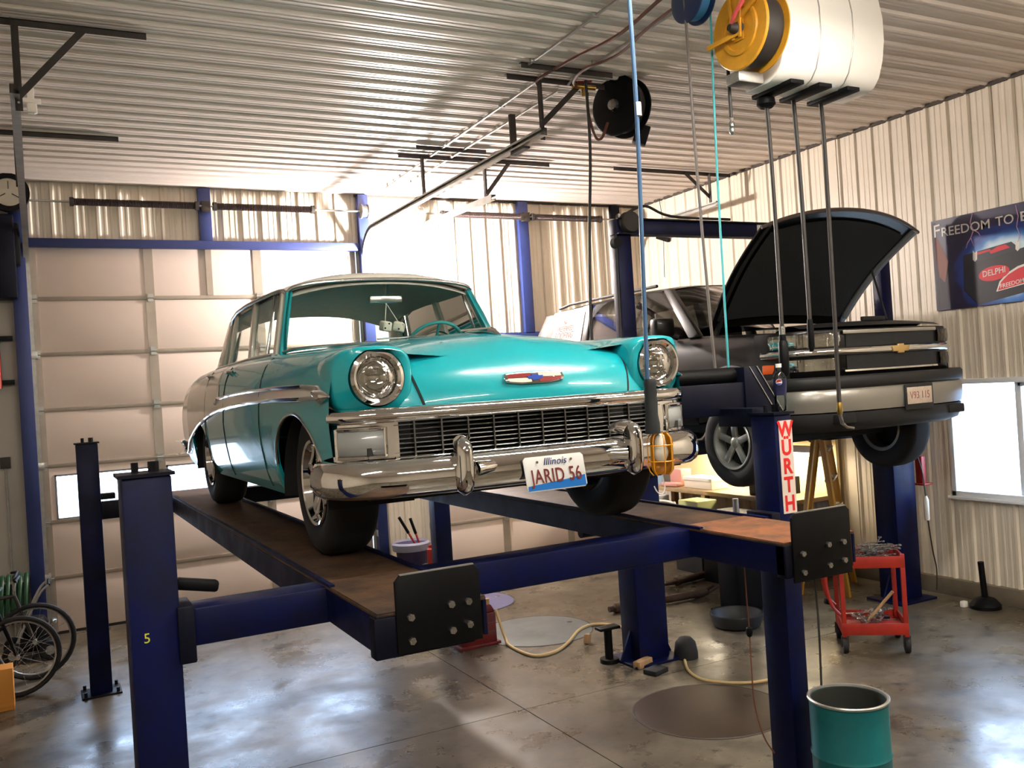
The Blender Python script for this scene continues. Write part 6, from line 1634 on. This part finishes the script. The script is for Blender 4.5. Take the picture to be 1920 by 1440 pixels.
# ================================================================== POSTER
PXW = 8.066
def PP(x, y, d=0.0):
    p = on_x(x, y, PXW - d); return p
tlp, blp = PP(1745, 416), PP(1757, 583)
yL = (tlp.y + blp.y) / 2; zT, zB = tlp.z, blp.z; yR_ = PP(1972, 370).y
pst = thing('poster', 'blue battery advertising poster with white lettering on the right wall', 'poster', (PXW, (yL + yR_) / 2, zB))
def poster_mat():
    m = bpy.data.materials.new('poster_print'); m.use_nodes = True; nt = m.node_tree; b = nt.nodes['Principled BSDF']; b.inputs['Roughness'].default_value = .35
    tc = nt.nodes.new('ShaderNodeTexCoord'); mp = nt.nodes.new('ShaderNodeMapping')
    cc_ = PP(1885, 500)
    mp.inputs['Location'].default_value = (0, -cc_.y / .62, -cc_.z / .50); mp.inputs['Scale'].default_value = (0, 1 / .62, 1 / .50)
    nt.links.new(tc.outputs['Object'], mp.inputs['Vector'])
    ln = nt.nodes.new('ShaderNodeVectorMath'); ln.operation = 'LENGTH'; nt.links.new(mp.outputs[0], ln.inputs[0])
    n = nt.nodes.new('ShaderNodeTexNoise'); n.inputs['Scale'].default_value = 5; nt.links.new(tc.outputs['Object'], n.inputs['Vector'])
    ad = nt.nodes.new('ShaderNodeMath'); ad.operation = 'MULTIPLY_ADD'; nt.links.new(n.outputs['Fac'], ad.inputs[0]); ad.inputs[1].default_value = .25; nt.links.new(ln.outputs['Value'], ad.inputs[2])
    rp = nt.nodes.new('ShaderNodeValToRGB'); nt.links.new(ad.outputs[0], rp.inputs[0]); e = rp.color_ramp.elements
    e[0].position = .0; e[0].color = rgb(210, 226, 230); e[1].position = 1.0; e[1].color = rgb(24, 24, 58)
    for p_, c in ((.62, rgb(190, 214, 222)), (.74, rgb(60, 120, 190)), (.86, rgb(22, 52, 128)), (.95, rgb(28, 46, 116))):
        x = e.new(p_); x.color = c
    nt.links.new(rp.outputs[0], b.inputs['Base Color']); return m
sheet = MB().box(PXW - .0, PXW + .012, yR_, yL, zB, zT).build('sheet', poster_mat(), pst)
def flat(px_pts, mat, name, d=.0015):
    ps = [PP(x, y, d) for x, y in px_pts]
    return MB().add(ps, [tuple(range(len(ps)))]).build(name, mat, pst, smooth=0)
m_pblack = make_mat('print_black', rgb(14, 14, 22), .4); m_pdk = make_mat('print_charcoal', rgb(30, 32, 44), .4); m_pbrown = make_mat('print_brown', rgb(120, 72, 62), .5); m_pnight = make_mat('print_night', rgb(26, 18, 30), .5)
m_pred = make_mat('print_red', rgb(200, 32, 44), .4); m_pwhite = make_mat('print_white', rgb(216, 212, 204), .45); m_plil = make_mat('print_lilac', rgb(190, 150, 190), .45)
flat([(1746, 419), (1753, 418), (1765, 580), (1758, 581)], m_pnight, 'print_edge')
flat([(1752, 442), (1757, 447), (1778, 490), (1772, 530), (1762, 520), (1754, 480)], m_pbrown, 'print_cliff')
flat([(1762, 520), (1778, 488), (1782, 540), (1778, 578), (1766, 579)], m_pnight, 'print_cliff')
flat([(1806, 479), (1896, 453), (1912, 466), (1924, 462), (1932, 545), (1834, 572), (1808, 545)], m_pblack, 'battery_face', .0020)
flat([(1806, 479), (1896, 453), (1914, 467), (1828, 492)], m_pdk, 'battery_top', .0026)
flat([(1806, 479), (1828, 492), (1836, 570), (1810, 545)], m_pdk, 'battery_side', .0026)
flat([(1824, 476), (1856, 467), (1858, 470), (1826, 480)], m_pred, 'battery_stripe', .0032)
flat([(1855, 472), (1870, 462), (1885, 458), (1894, 464), (1875, 470), (1858, 476)], m_pred, 'battery_stripe', .0032)
el = [(1864 + 29 * math.cos(R(20 * k)) , 512 - 6 * math.cos(R(20 * k)) * 1.0 - 14 * math.sin(R(20 * k))) for k in range(18)]
flat(el, m_pred, 'logo_oval', .0032)
flat([(1868, 547), (1874, 528), (1888, 512), (1908, 499), (1922, 494), (1922, 532)], m_pwhite, 'logo_fin_edge', .0030)
flat([(1871, 545), (1877, 529), (1890, 515), (1909, 503), (1922, 498), (1922, 530)], m_pred, 'logo_fin', .0036)
for (x, y) in ((1828, 483), (1908, 463)): flat([(x - 4, y - 14), (x, y - 9), (x + 4, y - 13), (x + 4, y + 3), (x, y + 8), (x - 4, y + 4)], m_pwhite, 'terminal_spark', .0034)
def bolt(pts, w=1.2):
    ps = [PP(x, y, .0018) for x, y in pts]; MB().tube(ps, [.004 + .0] * (len(ps) - 1) + [.0015], 5).build('lightning', m_plil, pst)
bolt([(1823, 400), (1819, 418), (1825, 432), (1820, 446), (1826, 462)]); bolt([(1820, 446), (1814, 456), (1811, 466)]); bolt([(1904, 384), (1909, 405), (1906, 425), (1912, 440), (1908, 455)]); bolt([(1826, 432), (1834, 436), (1838, 442)])
rt_, up_ = Vector((0, -1, 0)), Vector((0, 0, 1))
def ptext(txt, x0, y0, x1, y1, hpx, mat, d, slant=0.0):
    a, b = PP(x0, y0, d), PP(x1, y1, d); L = (b - a).length; me = text_mesh(txt, 1.0, 'lettering', extrude=.0006, align='LEFT', bold=.006)
    xs_ = [v.co.x for v in me.vertices]; zs_ = [v.co.y for v in me.vertices]; w0, w1 = min(xs_), max(xs_); h0, h1 = min(zs_), max(zs_)
    hh = abs(PP(x0, y0, d).z - PP(x0, y0 - hpx, d).z); r_ = (b - a).normalized()
    for v in me.vertices:
        p = a + r_ * ((v.co.x - w0) / (w1 - w0) * L) + up_ * ((v.co.y - h0) / (h1 - h0) * hh) + Vector((-v.co.z, 0, 0)); v.co = p
    me.materials.clear(); me.materials.append(mat); put('lettering', me, pst)
ptext('F', 1752, 446, 1763, 443, 23, m_pwhite, .0030)
ptext('REEDOM', 1766, 444, 1856, 428, 17, m_pwhite, .0030)
ptext('TO', 1867, 425, 1901, 418, 18, m_pwhite, .0030)
ptext('B', 1914, 415, 1930, 412, 18, m_pwhite, .0030)
ptext('DELPHI', 1843, 520, 1885, 510, 11, m_pwhite, .0040)
ptext('FREEDOM', 1876, 541, 1920, 529, 8, m_pwhite, .0044)

# ================================================================== BY THE BACK WALL BETWEEN THE DOORS
tc_ = on_y(775, 1050, 10.75)
bin_ = thing('waste_bin', 'dark purple bin with a white bag between the doors', 'bin', (tc_.x, 10.75, 0))
MB().lathe([(.0, .0), (.17, .0), (.21, .50), (.225, .52), (.215, .52), (.0, .50)], (tc_.x, 10.75, 0), n=28).build('tub', make_mat('dark_purple_plastic', rgb(42, 36, 70), .5), bin_)
MB().lathe([(.228, .44), (.24, .52), (.215, .545), (.19, .50)], (tc_.x - .02, 10.75, 0), n=20).build('bag', make_mat('grey_bag', rgb(140, 140, 158), .6), bin_)
bc_ = thing('bolt_cutter', 'long handled red bolt cutter with black grips standing in the bin', 'bolt cutter', (tc_.x + .02, 10.72, .45))
g1, g2, pv = on_y(748, 970, 10.70), on_y(769, 972, 10.70), on_y(800, 1055, 10.70)
for g in (g1, g2):
    d = pv - g
    MB().tube([g, g + d * .34], .019, 8).build('grip', m_black, bc_)
    MB().tube([g + d * .34, g + d * .85], .013, 8).build('arm', make_mat('cutter_red', rgb(190, 52, 56), .45), bc_)
MB().obox(pv, (.06, .03, .2), (0, R(-20), 0)).build('jaw', m_steel, bc_, bev=.006)
rcn = on_y(808, 1042, 10.3)
tag(MB().lathe([(.0, .0), (.045, .0), (.045, .18), (.028, .2), (.028, .23), (.0, .23)], (rcn.x, 10.3, rcn.z - .1), n=18).build('spray_can', m_red), 'red spray can standing on a small stool between the doors', 'can')
stl = thing('stool', 'small dark stool under the red spray can between the doors', 'stool', (rcn.x, 10.3, 0))
MB().cyl((rcn.x, 10.3, rcn.z - .13), (rcn.x, 10.3, rcn.z - .101), .11, n=20).build('seat', m_angle, stl)
for a in (45, 135, 225, 315): MB().cyl((rcn.x + .07 * math.cos(R(a)), 10.3 + .07 * math.sin(R(a)), rcn.z - .13), (rcn.x + .11 * math.cos(R(a)), 10.3 + .11 * math.sin(R(a)), 0), .012, n=8).build('leg', m_angle, stl)
